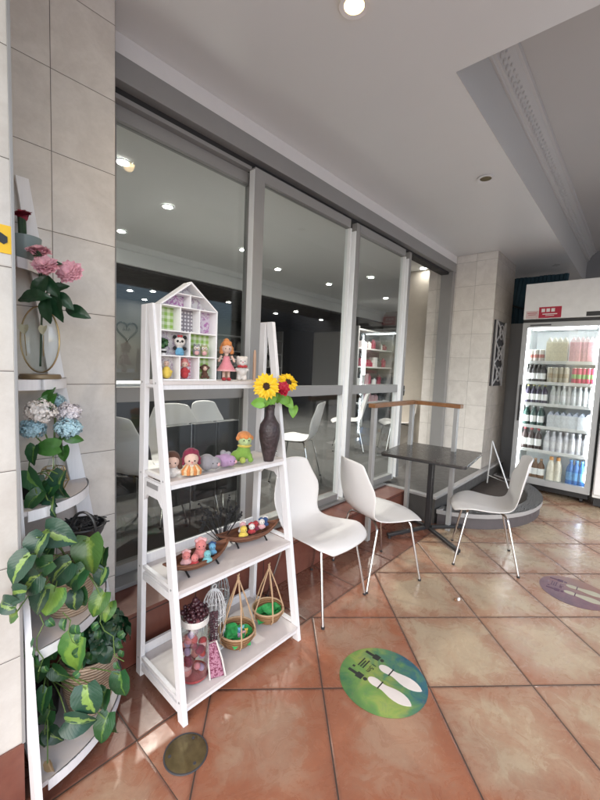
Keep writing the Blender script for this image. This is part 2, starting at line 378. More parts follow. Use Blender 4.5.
def origin(o):
    v = Vector((0, 0, 0))
    while o is not None: v += o.location; o = o.parent
    return v
def part(name, mb, mat, parent=None, smooth=None, bevel=0.0, remesh=0.0, label=None, solid=0.0, sub=0):
    me = bpy.data.meshes.new(name); o = bpy.data.objects.new(name, me)
    if parent is not None:
        bmesh.ops.translate(mb.bm, verts=mb.bm.verts, vec=-origin(parent))
    bmesh.ops.recalc_face_normals(mb.bm, faces=mb.bm.faces) if not mb.bm.loops.layers.uv.get('leaf') else None
    if smooth is None:
        for e in mb.bm.edges:
            if len(e.link_faces) == 2 and e.calc_face_angle(0) > .75: e.smooth = False
        for f in mb.bm.faces: f.smooth = True
    else:
        for f in mb.bm.faces: f.smooth = smooth
    mb.bm.to_mesh(me); mb.bm.free()
    for m_ in (mat if isinstance(mat, (list, tuple)) else [mat]): me.materials.append(m_)
    COL.objects.link(o); o.parent = parent
    if remesh:
        r_ = o.modifiers.new('remesh', 'REMESH'); r_.mode = 'VOXEL'; r_.voxel_size = remesh; r_.use_smooth_shade = True
        q = o.modifiers.new('smooth', 'SMOOTH'); q.iterations = 4
    if solid:
        q = o.modifiers.new('solidify', 'SOLIDIFY'); q.thickness = solid; q.offset = 0
    if sub:
        q = o.modifiers.new('subsurf', 'SUBSURF'); q.levels = sub; q.render_levels = sub
    if bevel:
        q = o.modifiers.new('bevel', 'BEVEL'); q.width = bevel; q.segments = 2; q.limit_method = 'ANGLE'; q.harden_normals = False
    if label: o['label'] = label
    return o
def tag(o, label, cat, group=None, kind=None):
    if kind: o['kind'] = kind
    if label: o['label'] = label
    if cat: o['category'] = cat
    if group: o['group'] = group
    return o
def thing(name, label, cat, loc=(0, 0, 0), group=None):
    o = bpy.data.objects.new(name, None); COL.objects.link(o); o.location = loc; o.empty_display_size = .05
    return tag(o, label, cat, group)
def struct(name, mb, mat, **kw):
    o = part(name, mb, mat, **kw); o['kind'] = 'structure'; return o
def dup(root, loc, rotz=0.0, label=None, group=None):
    def cp(o, par):
        c = o.copy(); COL.objects.link(c); c.parent = par
        for ch in list(o.children): cp(ch, c)
        return c
    r = cp(root, None); r.location = loc; r.rotation_euler = (0, 0, rotz)
    if label: r['label'] = label
    if group: r['group'] = group
    return r
B = lambda *a: MB().box(*a)
def lerp(a, b, t): return a + (b - a) * t

# ================================================================== SETTING
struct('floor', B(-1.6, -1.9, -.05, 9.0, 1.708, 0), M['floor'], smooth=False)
m = MB(); m.prism([(-60, -60), (60, -60), (60, -1.905), (-1.605, -1.905), (-1.605, 60), (-60, 60)], 'z', -.2, -.02); struct('pavement', m, M['pave'], smooth=False)
# lower ceiling with the raised bay cut out of it, upper ceiling of the bay
m = MB(); m.prism([(-1.3, -1.5), (2.02, -1.5), (2.02, .84), (7.6, .84), (7.6, 2.101), (-1.3, 2.101)], 'z', 2.96, 3.60)
struct('ceiling', m, M['ceil'], smooth=False)
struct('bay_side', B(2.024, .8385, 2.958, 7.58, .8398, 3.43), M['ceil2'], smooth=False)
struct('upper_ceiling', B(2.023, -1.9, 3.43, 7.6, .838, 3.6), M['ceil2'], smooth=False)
tag(part('sky_blocker_beam', B(2.03, -2.02, 2.62, 7.59, -1.9, 3.6), M['ceil2']), 'unseen grey beam added along the open side to block sky light', 'beam')  # added out of view to block skylight and darken the raised bay
# ornamented cornice along the raised bay
m = MB(); prof = [(.8375, 3.285), (.825, 3.285), (.82, 3.30), (.805, 3.305), (.80, 3.335), (.775, 3.375), (.755, 3.385), (.748, 3.40), (.73, 3.405), (.725, 3.428), (.8375, 3.428)]
m.prism(prof, 'x', 2.03, 7.59)
x = 2.06
while x < 7.5:
    m.ball((x, .797, 3.338), (.020, .012, .022), 8, 5, Matrix.Rotation(.5, 3, 'Y'))
    m.ball((x + .03, .782, 3.366), (.013, .010, .013), 6, 4); x += .062
tag(part('cornice', m, M['ceil2']), 'white ornamented plaster cornice along the raised ceiling bay', 'cornice')
# back wall of the arcade; unseen right-hand wall added to darken that side
tag(part('back_wall', B(7.6, -3.2, 0, 7.8, 1.94, 3.6), M['grey']), 'dim grey wall far behind the drinks fridge', 'wall')
tag(part('side_wall', B(6.2, -3.4, 0, 7.6, -3.2, 3.43), M['grey']), 'unseen grey wall added to darken the right of the covered seating area', 'wall')

# front pier (nearest, at the left edge)
t = thing('tiled_pier', 'nearest pale stone tiled pier at the left edge with red tile skirting', 'pier', (.0, 1.39, 0))
m = MB(); m.box(-1.2, 1.39, .2165, .29, 1.765, 2.958)
for f in m.bm.faces:
    if abs(f.normal.x) > .5 or abs((f.calc_center_median() - Vector((.29, 0, 0))).x) < 1e-4: f.material_index = 1
part('tiling', m, [M['tileP'], M['tilePs']], t, smooth=False)
part('corner_trim', B(.288, 1.3835, .2165, .2965, 1.395, 2.956), M['alu'], t, bevel=.001)
part('skirting', B(-1.2, 1.384, 0.001, .292, 1.764, .2155), M['riser'], t, smooth=False)
# left wall behind the corner shelf
t = thing('tiled_wall', 'beige stone tiled wall between the near pier and the sliding doors', 'wall', (.5, 1.77, 0))
part('tiling', B(-1.2, 1.77, .262, .739, 2.08, 2.958), M['tileL'], t, smooth=False)
# step under the shopfront
t = thing('tiled_step', 'long red-brown tiled step under the sliding glass doors', 'step', (2, 1.71, 0))
m = MB(); m.box(-1.2, 1.71, 0.001, 3.58, 2.20, .26); part('riser', m, M['riser'], t, smooth=False)
# far pillar + stepped plinth
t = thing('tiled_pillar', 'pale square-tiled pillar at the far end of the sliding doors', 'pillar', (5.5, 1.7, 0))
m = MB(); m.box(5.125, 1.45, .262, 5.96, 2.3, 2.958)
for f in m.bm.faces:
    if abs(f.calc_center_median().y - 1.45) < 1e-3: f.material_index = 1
part('tiling', m, [M['tileF'], M['tileF_shade']], t, smooth=False)
t = thing('raised_step', 'grey tiled step with pale edging round the foot of the far pillar', 'step', (4.4, 1.6, 0))
part('platform', B(3.585, 1.40, .001, 5.96, 2.3, .245), M['step'], t, smooth=False)
m = MB(); m.prism([(3.57, 1.385), (5.97, 1.385), (5.97, 1.445), (3.63, 1.445), (3.63, 1.95), (3.57, 1.95)], 'z', .2455, .272)
part('edging', m, M['rimg'], t, bevel=.004)
part('tread', B(3.635, 1.448, .2455, 5.12, 2.2, .262), M['step'], t, smooth=False)
def ell(a, b, n0=-180, n1=0, n=40, c=(4.6, 1.52)): return [(c[0] + a * math.cos(math.radians(lerp(n0, n1, i / n))), c[1] + b * math.sin(math.radians(lerp(n0, n1, i / n)))) for i in range(n + 1)]
t = thing('round_plinth', 'low rounded plinth with pale rim and black top behind the right chair', 'plinth', (4.6, 1.1, 0))
part('drum', MB().prism([(x, min(y, 1.38)) for x, y in ell(1.0, .81)], 'z', .001, .11), M['plinth'], t, smooth=False)
m = MB(); o_, i_ = ell(1.02, .83), ell(.88, .69)
for k in range(40):
    q = [o_[k], o_[k + 1], i_[k + 1], i_[k]]; q = [(x, min(y, 1.383)) for x, y in q]
    if len({(round(x, 4), round(y, 4)) for x, y in q}) < 4: continue
    if max(y for x, y in q) - min(y for x, y in q) < 1e-4: continue
    m.hexa([(x, y, .1105) for x, y in q] + [(x, y, .15) for x, y in q])
bmesh.ops.remove_doubles(m.bm, verts=m.bm.verts, dist=1e-5)
part('rim', m, M['rimg'], t)
part('mat', MB().prism([(x, min(y, 1.382)) for x, y in ell(.87, .68)], 'z', .1105, .135), M['soil'], t, smooth=False)
# grey partition and dark corner between pillar and fridge
tag(part('grey_partition', B(6.2, .9, 0.001, 6.26, 2.28, 2.2), M['grey']), 'plain grey partition between the tiled pillar and the drinks fridge', 'partition')
t = thing('teal_drape', 'dark teal plastic drape bunched above the grey partition', 'drape', (6.5, 1.5, 2.2))
m = MB(); 
for i in range(26):
    y0 = .95 + i * .05; m.tube([(6.5 + .03 * math.sin(i * 1.7), y0, 2.2), (6.48 + .05 * math.sin(i), y0 + .01, 2.5), (6.52, y0 - .01, 2.9)], .034, 6)
part('sheet', m, M['teal'], t)
m = MB(); m.tube([(6.3, 1.75, 2.62), (6.3, 1.6, 2.5), (6.3, 1.4, 2.42), (6.3, 1.2, 2.44), (6.3, 1.05, 2.5)], .012, 6); part('cable', m, M['black'], t)
t = thing('wrought_screen', 'dark wrought metal screen of crossed bars fixed to the pillar side', 'screen', (5.4, 1.42, 1.7))
m = MB(); m.box(5.18, 1.436, 1.32, 5.60, 1.448, 2.14); part('backing', m, M['dark'], t)
m = MB()
for k in range(3):
    z0 = 1.34 + k * .265
    for s_ in (0, 1):
        m.tube([(5.2, 1.42, z0 + s_ * .26), (5.39, 1.405, z0 + .13), (5.58, 1.42, z0 + (1 - s_) * .26)], .012, 6)
    m.tube([(5.39 + .09 * math.cos(a * PI / 6), 1.41, z0 + .13 + .09 * math.sin(a * PI / 6)) for a in range(12)], .009, 6, closed=True)
for x in (5.19, 5.59): m.tube([(x, 1.42, 1.32), (x, 1.42, 2.14)], .012, 6)
part('bars', m, M['grey'], t)
# folded sign stand leaning behind the chair
t = thing('folding_stand', 'folded chrome A-shaped stand on the black plinth top beside the pillar', 'stand', (5.0, 1.2, .135))
m = MB(); m.tube([(5.0, 1.33, .14), (5.02, 1.315, .66)], .009); part('leg', m, M['steel'], t)
m = MB(); m.tube([(5.02, 1.315, .66), (4.95, 1.08, .14)], .009); part('leg', m, M['steel'], t)
m = MB(); m.tube([(5.0, 1.33, .24), (4.96, 1.11, .2)], .008); part('crossbar', m, M['chrome'], t)

# ================================================================== SHOPFRONT
t = thing('shopfront_frame', 'grey aluminium header and jambs around the sliding doors', 'door frame', (2.8, 1.95, .26))
part('bulkhead', B(.7395, 1.945, 2.868, 5.124, 2.10, 2.959), M['bulk'], t, smooth=False)
part('header', B(.7395, 1.94, 2.752, 5.124, 2.10, 2.866), M['alu'], t, bevel=.002)
part('track_gap', B(.741, 2.0, 2.722, 5.12, 2.10, 2.7515), M['rubber'], t)
part('upper_track', B(.742, 1.995, 2.70, 1.69, 2.10, 2.7215), M['alu'], t)
part('jamb', B(.741, 2.0, .262, .835, 2.098, 2.699), M['alu'], t, bevel=.002)
m = MB(); m.box(5.03, 1.945, .273, 5.123, 2.098, 2.7515); part('jamb', m, M['alu'], t, bevel=.002)
part('sill', B(.7395, 1.93, .262, 3.57, 2.15, .285), M['alu'], t, bevel=.002)
GR = 'sliding glass door panels of the shopfront'
def panel(label, x0, x1, yf, ztop, fins=True, mid=True, dep=.054, right=.09, left=.085):
    t = thing('glass_door_panel', label, 'door panel', ((x0 + x1) / 2, yf, .286), GR)
    zb = .287
    part('stile', B(x0, yf, zb, x0 + left, yf + dep, ztop), M['alu'], t, bevel=.0015)
    xr = x1 - .046
    if fins:
        part('stile', B(xr, yf, zb, x1, yf + dep, ztop), M['alu'], t, bevel=.0015)
        part('interlock', B(xr - .091, yf, zb, xr - .077, yf + dep, ztop - .07), M['alu_lit'], t)  # pale fin, sky light on the stile face put into its colour
        part('interlock', B(xr - .010, yf + .004, zb, xr - .0005, yf + dep, ztop - .07), M['alu_lit'], t)
        xg = xr - .08
    else:
        part('stile', B(x1 - right, yf, zb, x1, yf + dep, ztop), M['alu'], t, bevel=.0015); xg = x1 - right
    xe = xr - .0915 if fins else xg
    part('top_rail', B(x0 + left + .0005, yf + .001, ztop - .068, xe, yf + dep - .001, ztop), M['alu'], t)
    part('bottom_rail', B(x0 + left + .0005, yf + .001, zb, xe, yf + dep - .001, zb + .055), M['alu'], t)
    if mid: part('middle_rail', B(x0 + left + .0005, yf + .001, 1.232, xe, yf + dep - .001, 1.312), M['alu'], t, bevel=.0015)
    zr = [(zb + .055, 1.232), (1.312, ztop - .068)] if mid else [(zb + .055, ztop - .068)]
    for a, b in zr: part('pane', B(x0 + left, yf + dep / 2, a, xg, yf + dep / 2 + .006, b), M['glass'], t, smooth=False)
    return t
panel('fixed glass panel nearest the left tiled wall, behind the ladder shelf', .836, 1.745, 2.035, 2.699, fins=False, right=.03, left=.02)
t2 = panel('middle glass panel behind the nearest white chair', 1.69, 2.90, 1.96, 2.712)
m = MB(); m.box(1.6905, 1.962, .29, 1.6925, 2.012, 2.70)
part('lit_edge_strip', B(1.6875, 1.963, .29, 1.6895, 2.012, 2.70), M['alu_lit'], t2)  # thin pale strip paints the daylight on the stile's end face
panel('narrower glass panel behind the wood-topped railing', 2.905, 3.90, 1.96, 2.712, left=.01)
m = MB(); m.ball((0, 0, 0), 1)
# (the fourth bay stands open)
t = thing('door_handle_box', 'small black lock on the open door edge beside the railing', 'lock', (3.93, 1.97, 1.25))
part('case', B(3.902, 1.965, 1.19, 3.94, 2.0, 1.30), M['black'], t, bevel=.003)
part('cylinder', MB().tube([(3.921, 1.965, 1.25), (3.921, 1.95, 1.25)], .009, 10), M['steel'], t)

# ================================================================== INNER ROOM (through the glass)
struct('inner_floor', B(-.5, 2.2, .0, 10.2, 8.6, .26), M['in_floor'], smooth=False)
struct('inner_ceiling', B(-.5, 2.102, 2.90, 10.2, 5.05, 3.05), M['in_ceil'], smooth=False)
struct('inner_low_ceiling', B(-.5, 5.052, 2.63, 10.2, 8.6, 3.05), M['in_dark'], smooth=False)
t = thing('inner_bulkhead', 'grey bulkhead crossing the inner room ceiling', 'bulkhead', (4.8, 5, 2.8))
part('face', B(-.5, 5.0, 2.66, 10.2, 5.05, 2.899), M['in_ceil'], t, smooth=False)
m = MB(); m.prism([(4.999, 2.83), (4.975, 2.84), (4.94, 2.875), (4.925, 2.899), (4.999, 2.899)], 'x', -.5, 10.2); part('cornice', m, M['in_ceil'], t, smooth=False)
tag(part('inner_back_wall', B(-.5, 8.4, .26, 10.2, 8.6, 2.63), M['in_dark']), 'dark far wall of the inner room', 'wall')
tag(part('inner_left_wall', B(-.6, 2.1, .26, -.5, 8.6, 3.05), M['in_wall']), 'grey left wall of the inner room', 'wall')
tag(part('inner_end_wall', B(10.0, 2.1, .26, 10.2, 8.39, 2.9), M['in_wall']), 'grey end wall of the inner room', 'wall')
t = thing('feature_wall', 'plain taupe wall panel with heart sign seen through the left pane', 'wall panel', (3, 7.6, .26))
part('face', B(1.2, 7.6, .26, 4.15, 7.7, 2.625), M['in_wall'], t)
t = thing('heart_sign', 'small black outlined heart sign on the taupe wall inside', 'sign', (3.35, 7.55, 2.03))
m = MB(); pts = []
for i in range(40):
    a = 2 * PI * i / 40; pts.append((3.39 + .0125 * 16 * math.sin(a) ** 3, 7.585, 2.03 + .0125 * (13 * math.cos(a) - 5 * math.cos(2 * a) - 2 * math.cos(3 * a) - math.cos(4 * a))))
m.tube(pts, .017, 6, closed=True); part('outline', m, M['black'], t)
m = MB()
for dx in (-.07, -.02, .03): m.tube([(3.39 + dx, 7.585, 2.02), (3.40 + dx, 7.585, 2.08), (3.42 + dx, 7.585, 2.03)], .006, 5)
part('lettering', m, M['black'], t)
# beige column just inside the open bay
t = thing('inner_column', 'beige column with bluish white frame reflection strips just inside the open doorway', 'column', (5.6, 2.6, .26))
part('face', B(5.30, 2.35, .262, 5.62, 2.8, 2.898), M['beige'], t, bevel=.004)
m = MB(); m.box(5.55, 2.28, .262, 5.75, 2.345, 2.898); m.box(5.80, 2.22, .262, 6.0, 2.30, 2.898); part('frame_reflection', m, M['alu_lit'], t, bevel=.004)  # pale strips stand in for the door frame's bluish white reflection
# dark doorway
t = thing('dark_doorway', 'tall black doorway at the far right inside the shop', 'doorway', (8.5, 4, .26))
part('opening', B(8.52, 3.2, .262, 8.6, 4.40, 2.52), M['vinyl'], t)
part('door_frame', B(8.47, 4.28, .262, 8.519, 4.34, 2.55), M['alu'], t)
part('surround', B(8.62, 2.2, .262, 8.7, 4.99, 2.898), M['in_wall'], t)
# white counter
t = thing('inner_counter', 'long white counter inside behind the left pane', 'counter', (2, 3.6, .26))
part('counter_top', B(1.0, 3.3, 1.20, 3.3, 3.75, 1.255), M['in_white'], t, bevel=.004)
part('counter_front', B(1.05, 3.35, .262, 3.25, 3.70, 1.199), M['in_dark'], t)
# glass display shelving inside with goods
def inner_shelf(x0, x1, y, label, cols, zs, seed):
    rnd = random.Random(seed)
    t = thing('display_shelving', label, 'shelving', ((x0 + x1) / 2, y, .26), None)
    m = MB(); m.box(x0, y + .35, .262, x1, y + .39, 2.35); part('backboard', m, M['in_dark'], t)
    for z in zs: part('shelf', B(x0 + .001, y, z, x1 - .001, y + .349, z + .03), M['in_white' if seed % 2 else 'grey'], t)
    for x in (x0 - .04, x1): part('upright', B(x, y, .262, x + .04, y + .39, 2.38), M['grey'], t)
    for z in zs[:-1]:
        x = x0 + .06
        while x < x1 - .16:
            w_ = rnd.uniform(.07, .16); h_ = rnd.uniform(.12, .26); c = rnd.choice(cols)
            if rnd.random() < .5: m = B(x, y + .06, z + .031, x + w_, y + .22, z + .031 + h_); nm, ct, lb = 'goods_box', 'box', 'boxed goods on the dim inner display shelving'
            else: m = MB().lathe([(w_ * .45, 0), (w_ * .48, h_ * .7), (w_ * .2, h_ * .85), (w_ * .2, h_)], (x + w_ / 2, y + .13, z + .031), 10); nm, ct, lb = 'goods_jar', 'jar', 'jar on the dim inner display shelving'
            tag(part(nm, m, c), lb, ct, 'goods on the inner display shelving'); x += w_ + rnd.uniform(.02, .1)
RD = paint('crimson_box', (.25, .02, .05), .5); PK = paint('pink_box', (.5, .3, .32), .5)
inner_shelf(7.0, 8.45, 4.6, 'dim display shelving with crimson and white goods inside on the right', [RD, RD, M['in_white'], M['in_dark'], PK], (.7, 1.1, 1.5, 1.9, 2.3), 3)
inner_shelf(5.0, 7.4, 7.3, 'dark far display shelving seen through the middle pane', [M['in_wall'], M['grey'], M['in_dark'], M['in_white']], (.7, 1.05, 1.4, 1.75, 2.1), 4)
t = thing('tube_lamp', 'upright lit white tube lamp inside behind the railing', 'lamp', (6.5, 4.2, 1.0)); part('tube', MB().tube([(6.85, 4.35, 1.35), (6.85, 4.35, 2.02)], .025, 8), M['tube'], t); part('pole', MB().tube([(6.85, 4.35, .265), (6.85, 4.35, 1.35)], .018, 8), M['in_white'], t)
for (x0, x1, lab) in ((4.2, 5.6, 'nearer pale hanging rail inside, seen through the middle pane'),):
    t = thing('hanging_rail', lab, 'rail', (5, 6, 2.0)); part('bar', MB().tube([(x0, 6.0, 1.55), (x1, 6.0, 1.55)], .012), M['in_white'], t); part('post', MB().tube([(5.35, 6.0, .265), (5.35, 6.0, 2.6)], .014), M['steel'], t)

# lit downlights of the inner room
LG = 'lit downlights in the inner room ceiling'
t = thing('downlight', 'small lit downlight in the inner room ceiling behind the glass', 'downlight', (1.3, 2.98, 2.9), LG)
part('lens', MB().tube([(1.3, 2.98, 2.8985), (1.3, 2.98, 2.888)], .040, 16), M['lamp'], t)
m = MB().lathe([(.041, -.003), (.060, -.003), (.062, -.014), (.041, -.010), (.041, -.003)], (1.3, 2.98, 2.9), 20); part('trim', m, M['in_white'], t)
for p in [(1.3, 2.98), (1.92, 3.45), (1.96, 4.53), (1.86, 2.45), (5.28, 3.32), (6.94, 3.99), (5.2, 2.43), (7.0, 3.26), (8.35, 3.82), (5.34, 4.19), (4.13, 4.22), (3.2, 3.9)]: dup(t, (p[0], p[1], 2.9))
for p in [(3.0, 6.6), (3.25, 6.3), (2.7, 7.2), (3.6, 7.3), (6.1, 5.64), (6.1, 6.25), (7.4, 6.0), (4.6, 6.0)]:
    dup(t, (p[0], p[1], 2.63), label='small lit downlight in the low dark ceiling at the back of the inner room')

# ================================================================== CEILING LAMPS OUTSIDE
def downlight(x, y, label, lens, r=.042):
    t = thing('ceiling_downlight', label, 'downlight', (x, y, 2.96))
    part('trim', MB().lathe([(r, -.003), (r + .018, -.003), (r + .020, -.012), (r, -.009), (r, -.003)], (x, y, 2.96), 28), M['white'], t)
    part('lens', MB().tube([(x, y, 2.9585), (x, y, 2.953)], r - .0006, 20), lens, t)
downlight(1.395, 1.03, 'lit warm yellow downlight in the white ceiling at the top edge', M['lampw'])
def lamp_light(x, y, z, watts, col=(1, .95, .86)):
    l = bpy.data.lights.new('lamp_light', 'SPOT'); l.energy = watts; l.color = col; l.spot_size = math.radians(140); l.spot_blend = .8; l.shadow_soft_size = .04
    o = bpy.data.objects.new('lamp_light', l); COL.objects.link(o); o.location = (x, y, z)
lamp_light(1.395, 1.03, 2.94, 12, (1, .7, .35))
for p in [(1.92, 3.45), (1.96, 4.53), (6.94, 3.99), (4.13, 4.22), (3.2, 3.9)]: lamp_light(p[0], p[1], 2.84, 85)
for p in [(3.0, 6.6), (6.1, 5.64), (7.4, 6.0)]: lamp_light(p[0], p[1], 2.61, 30)
downlight(3.215, 1.045, 'unlit downlight in the white ceiling before the far pillar', M['bronze'])

# ================================================================== FLOOR DECALS, DRAIN, LITTER
def decal_mat(name, stops, c):
    k = NT(name); p, (X, Y, Z) = k.pos()
    n = k.noise(p, 9, 4, .6, 1.0)
    g = k.m('ADD', k.m('ADD', k.m('MULTIPLY', k.m('SUBTRACT', X, c[0]), 1.7), k.m('MULTIPLY', k.m('SUBTRACT', Y, c[1]), -1.1)), k.m('MULTIPLY_ADD', n, .9, .05))
    r_ = k.n('ShaderNodeValToRGB'); k.put(r_.inputs[0], g)
    e = r_.color_ramp.elements; e[0].position, e[0].color = stops[0][0], stops[0][1] + (1,); e[1].position, e[1].color = stops[-1][0], stops[-1][1] + (1,)
    for a, b in stops[1:-1]: q = e.new(a); q.color = b + (1,)
    w = k.noise(p, 45, 5, .7); k.set(k.mix(k.smooth(w, .5, .75, 0, .35), r_.outputs[0], (.25, .2, .15)), .4); return k.mat
def shoe(cx, cy, L, flip, yh, yt):
    """outline of a shoe print from heel yh to toe yt"""
    pr = [(0, .0), (.01, .22), (.04, .42), (.10, .57), (.17, .62), (.25, .56), (.31, .47), (.38, .50), (.47, .64), (.57, .80), (.67, .88), (.77, .85), (.86, .70), (.93, .48), (.98, .22), (1, .0)]
    a = [(cx + flip * (-w_ * .038 + .004 * t_), lerp(yh, yt, t_)) for t_, w_ in pr]
    b = [(cx + flip * (w_ * .036 + .002 * math.sin(t_ * PI)), lerp(yh, yt, t_)) for t_, w_ in pr[1:-1]][::-1]
    return a + b
def text_obj(name, s_, size, loc, mat, parent, rz=0, ext=.0004, rot=None):
    cu_ = bpy.data.curves.new(name, 'FONT'); cu_.body = s_; cu_.size = size; cu_.extrude = ext; cu_.align_x = 'CENTER'; cu_.align_y = 'CENTER'
    tmp = bpy.data.objects.new(name, cu_); COL.objects.link(tmp)
    dg = bpy.context.evaluated_depsgraph_get(); me = bpy.data.meshes.new_from_object(tmp.evaluated_get(dg)); bpy.data.objects.remove(tmp)
    o = bpy.data.objects.new(name, me); me.materials.clear(); me.materials.append(mat); COL.objects.link(o); o.parent = parent
    o.location = Vector(loc) - origin(parent); o.rotation_euler = rot if rot else (0, 0, rz); return o
def decal(cx, cy, label, stops, shoecol, inkcol):
    t = thing('floor_decal', label, 'floor sticker', (cx, cy, 0), 'round distancing stickers on the floor')
    part('disc', MB().lathe([(0, .0005), (.203, .0005), (.204, .002), (0, .002)], (cx, cy, 0), 64), decal_mat('decal_print', stops, (cx, cy)), t)
    for sx, yo in ((-.040, 0), (.062, 0)):
        out = shoe(cx + sx, 0, .2, -1 if sx < 0 else 1, cy + .055, cy - .165)
        part('shoe_print', MB().prism(out, 'z', .0021, .0032), shoecol, t, smooth=False)
        part('shoe_strap', B(cx + sx - .026, cy - .012, .0033, cx + sx + .026, cy - .006, .0038), inkcol, t, smooth=False)
    for sx in (-.058, .100):
        m = MB(); x = cx + sx
        m.lathe([(0, .0021), (.010, .0021), (.010, .003), (0, .003)], (x, cy + .062, 0), 16)
        m.prism([(x - .016, cy + .076), (x + .016, cy + .076), (x + .018, cy + .108), (x + .008, cy + .11), (x + .008, cy + .155), (x - .008, cy + .155), (x - .008, cy + .11), (x - .018, cy + .108)], 'z', .0021, .003)
        part('person_icon', m, inkcol, t, smooth=False)
    text_obj('lettering', '1.5m', .034, (cx + .02, cy + .076, .0026), inkcol, t, PI)
    m = MB()
    for q in range(3): m.box(cx - .008, cy + .104 + q * .013, .0021, cx + .055 - .012 * (q % 2), cy + .110 + q * .013, .0028)
    part('small_print', m, inkcol, t, smooth=False)
    m = MB(); m.box(cx - .032, cy + .14, .0021, cx - .02, cy + .152, .0027); part('emblem', m, inkcol, t, smooth=False)
INK = paint('decal_ink', (.03, .035, .03), .5); SHW = paint('shoe_white', (.72, .66, .62), .5, var=.05); SHY = paint('shoe_yellow', (.42, .40, .30), .5); INKP = paint('plum_ink', (.07, .02, .06), .5)
decal(1.572, .80, 'green and blue round floor sticker with white shoe prints, nearest the camera', [(.0, (.05, .16, .07)), (.30, (.15, .28, .07)), (.45, (.26, .33, .08)), (.62, (.09, .22, .10)), (.80, (.03, .12, .15)), (1, (.02, .07, .15))], SHW, INK)
decal(3.17, .235, 'plum and brown round floor sticker with yellowish shoe prints at the right edge', [(.0, (.10, .05, .08)), (.4, (.17, .085, .11)), (.6, (.22, .12, .11)), (1, (.26, .13, .10))], SHY, INKP)
t = thing('drain_cover', 'round tarnished brass drain cover in the floor before the ladder shelf', 'drain cover', (.74, 1.155, 0))
part('plate', MB().lathe([(0, .0005), (.074, .0005), (.075, .003), (.070, .0045), (.0, .0045)], (.742, 1.157, 0), 48), M['bronze'], t)
part('rim', MB().lathe([(.0752, .0), (.081, .0), (.080, .004), (.0755, .004), (.0752, .0)], (.742, 1.157, 0), 48), M['dark'], t)
for a in (30, 150, 270): part('screw', MB().tube([(.742 + .058 * math.cos(math.radians(a)), 1.157 + .058 * math.sin(math.radians(a)), .0046), (.742 + .058 * math.cos(math.radians(a)), 1.157 + .058 * math.sin(math.radians(a)), .006)], .006, 10), M['dark'], t)
t = thing('litter', 'tiny crumpled white and brown scrap on the floor tiles', 'litter', (2.48, .775, 0))
part('paper', MB().ball((2.483, .77, .011), (.017, .010, .010), 8, 5), M['white'], t); part('stub', MB().ball((2.466, .785, .009), (.013, .008, .008), 8, 5), M['wood'], t)
t = thing('yellow_sign', 'small yellow sticker with black symbol on the nearest tiled pier', 'sticker', (.25, 1.389, 1.78))
part('sheet', B(.13, 1.387, 1.744, .2885, 1.3895, 1.822), M['yellow'], t, smooth=False)
m = MB(); m.prism([(.243, 1.788), (.262, 1.80), (.279, 1.790), (.279, 1.775), (.270, 1.768), (.262, 1.772), (.243, 1.765)], 'y', 1.3855, 1.3868); m.box(.20, 1.3855, 1.79, .24, 1.3868, 1.80); part('symbol', m, M['black'], t, smooth=False)


# ================================================================== CHAIRS
def shell_bm():
    prof = [(.255, .418), (.238, .444), (.19, .456), (.11, .452), (.03, .441), (-.06, .436), (-.13, .441), (-.175, .458), (-.203, .492), (-.22, .54), (-.236, .60), (-.252, .66), (-.272, .74), (-.292, .822), (-.30, .852)]
    hw = [.185, .215, .248, .256, .240, .216, .200, .193, .194, .208, .228, .226, .196, .158, .146]
    m = MB(); nw = 12; g = []
    for i, ((y, z), w) in enumerate(zip(prof, hw)):
        t_ = max(0, (i - 6) / 8)
        row = []
        for j in range(nw + 1):
            q = j / nw * 2 - 1
            if i <= 6: py, pz = y + (.0 if i > 2 else -.035 * q * q), z + (.012 * q * q if i > 2 else -.012 * q * q)
            else: py, pz = y + .045 * q * q * min(1, t_ * 1.6), z + (.012 * q * q if i < 12 else -.02 * abs(q) ** 3)
            row.append(m.bm.verts.new((q * w, py, pz)))
        g.append(row)
    for i in range(len(prof) - 1):
        for j in range(nw): m.bm.faces.new([g[i][j], g[i][j + 1], g[i + 1][j + 1], g[i + 1][j]])
    return m
def arc_path(pts, k=4):
    """round the corners of a polyline"""
    pts = [Vector(p) for p in pts]; out = [pts[0]]
    for a, b, c in zip(pts, pts[1:], pts[2:]):
        r_ = min(.04, (a - b).length * .45, (c - b).length * .45)
        p0 = b + (a - b).normalized() * r_; p1 = b + (c - b).normalized() * r_
        for i in range(k + 1):
            t_ = i / k; out.append((p0.lerp(b, t_)).lerp(b.lerp(p1, t_), t_))
    return out + [pts[-1]]
def make_chair(label):
    t = thing('chair', label, 'chair', (0, 0, 0), 'white shell chairs at the outside table')
    part('seat_shell', shell_bm(), M['plastic'], t, smooth=True, solid=.009, sub=1)
    for sx in (-1, 1):
        for (y0, yf, zt) in ((.10, .205, .436), (-.09, -.235, .425)):
            m = MB(); m.tube(arc_path([(sx * .03, y0, zt - .012), (sx * .175, y0 + (.03 if yf > 0 else -.05), zt - .014), (sx * .226, yf, .008)]), .0085, 10)
            lg = part('leg', m, M['chrome'], t)
            part('foot_cap', MB().tube([(sx * .2262, yf, .0), (sx * .2256, yf, .014)], .0105, 10), M['rubber'], lg)
    m = MB(); m.box(-.09, -.10, .412, .09, .11, .424); part('seat_plate', m, M['black'], t)
    return t
def face(dx, dy): return math.atan2(dy, dx) - PI / 2      # turn the chair's front (+Y) to this direction
ch = make_chair('white shell chair nearest the white ladder shelf, empty, facing the walkway')
ch.location = (1.868, 1.435, 0); ch.rotation_euler = (0, 0, face(.03, -1))
dup(ch, (2.43, 1.345, 0), face(.91, -.41), label='white shell chair turned with its back to the first chair, left of the dark table')
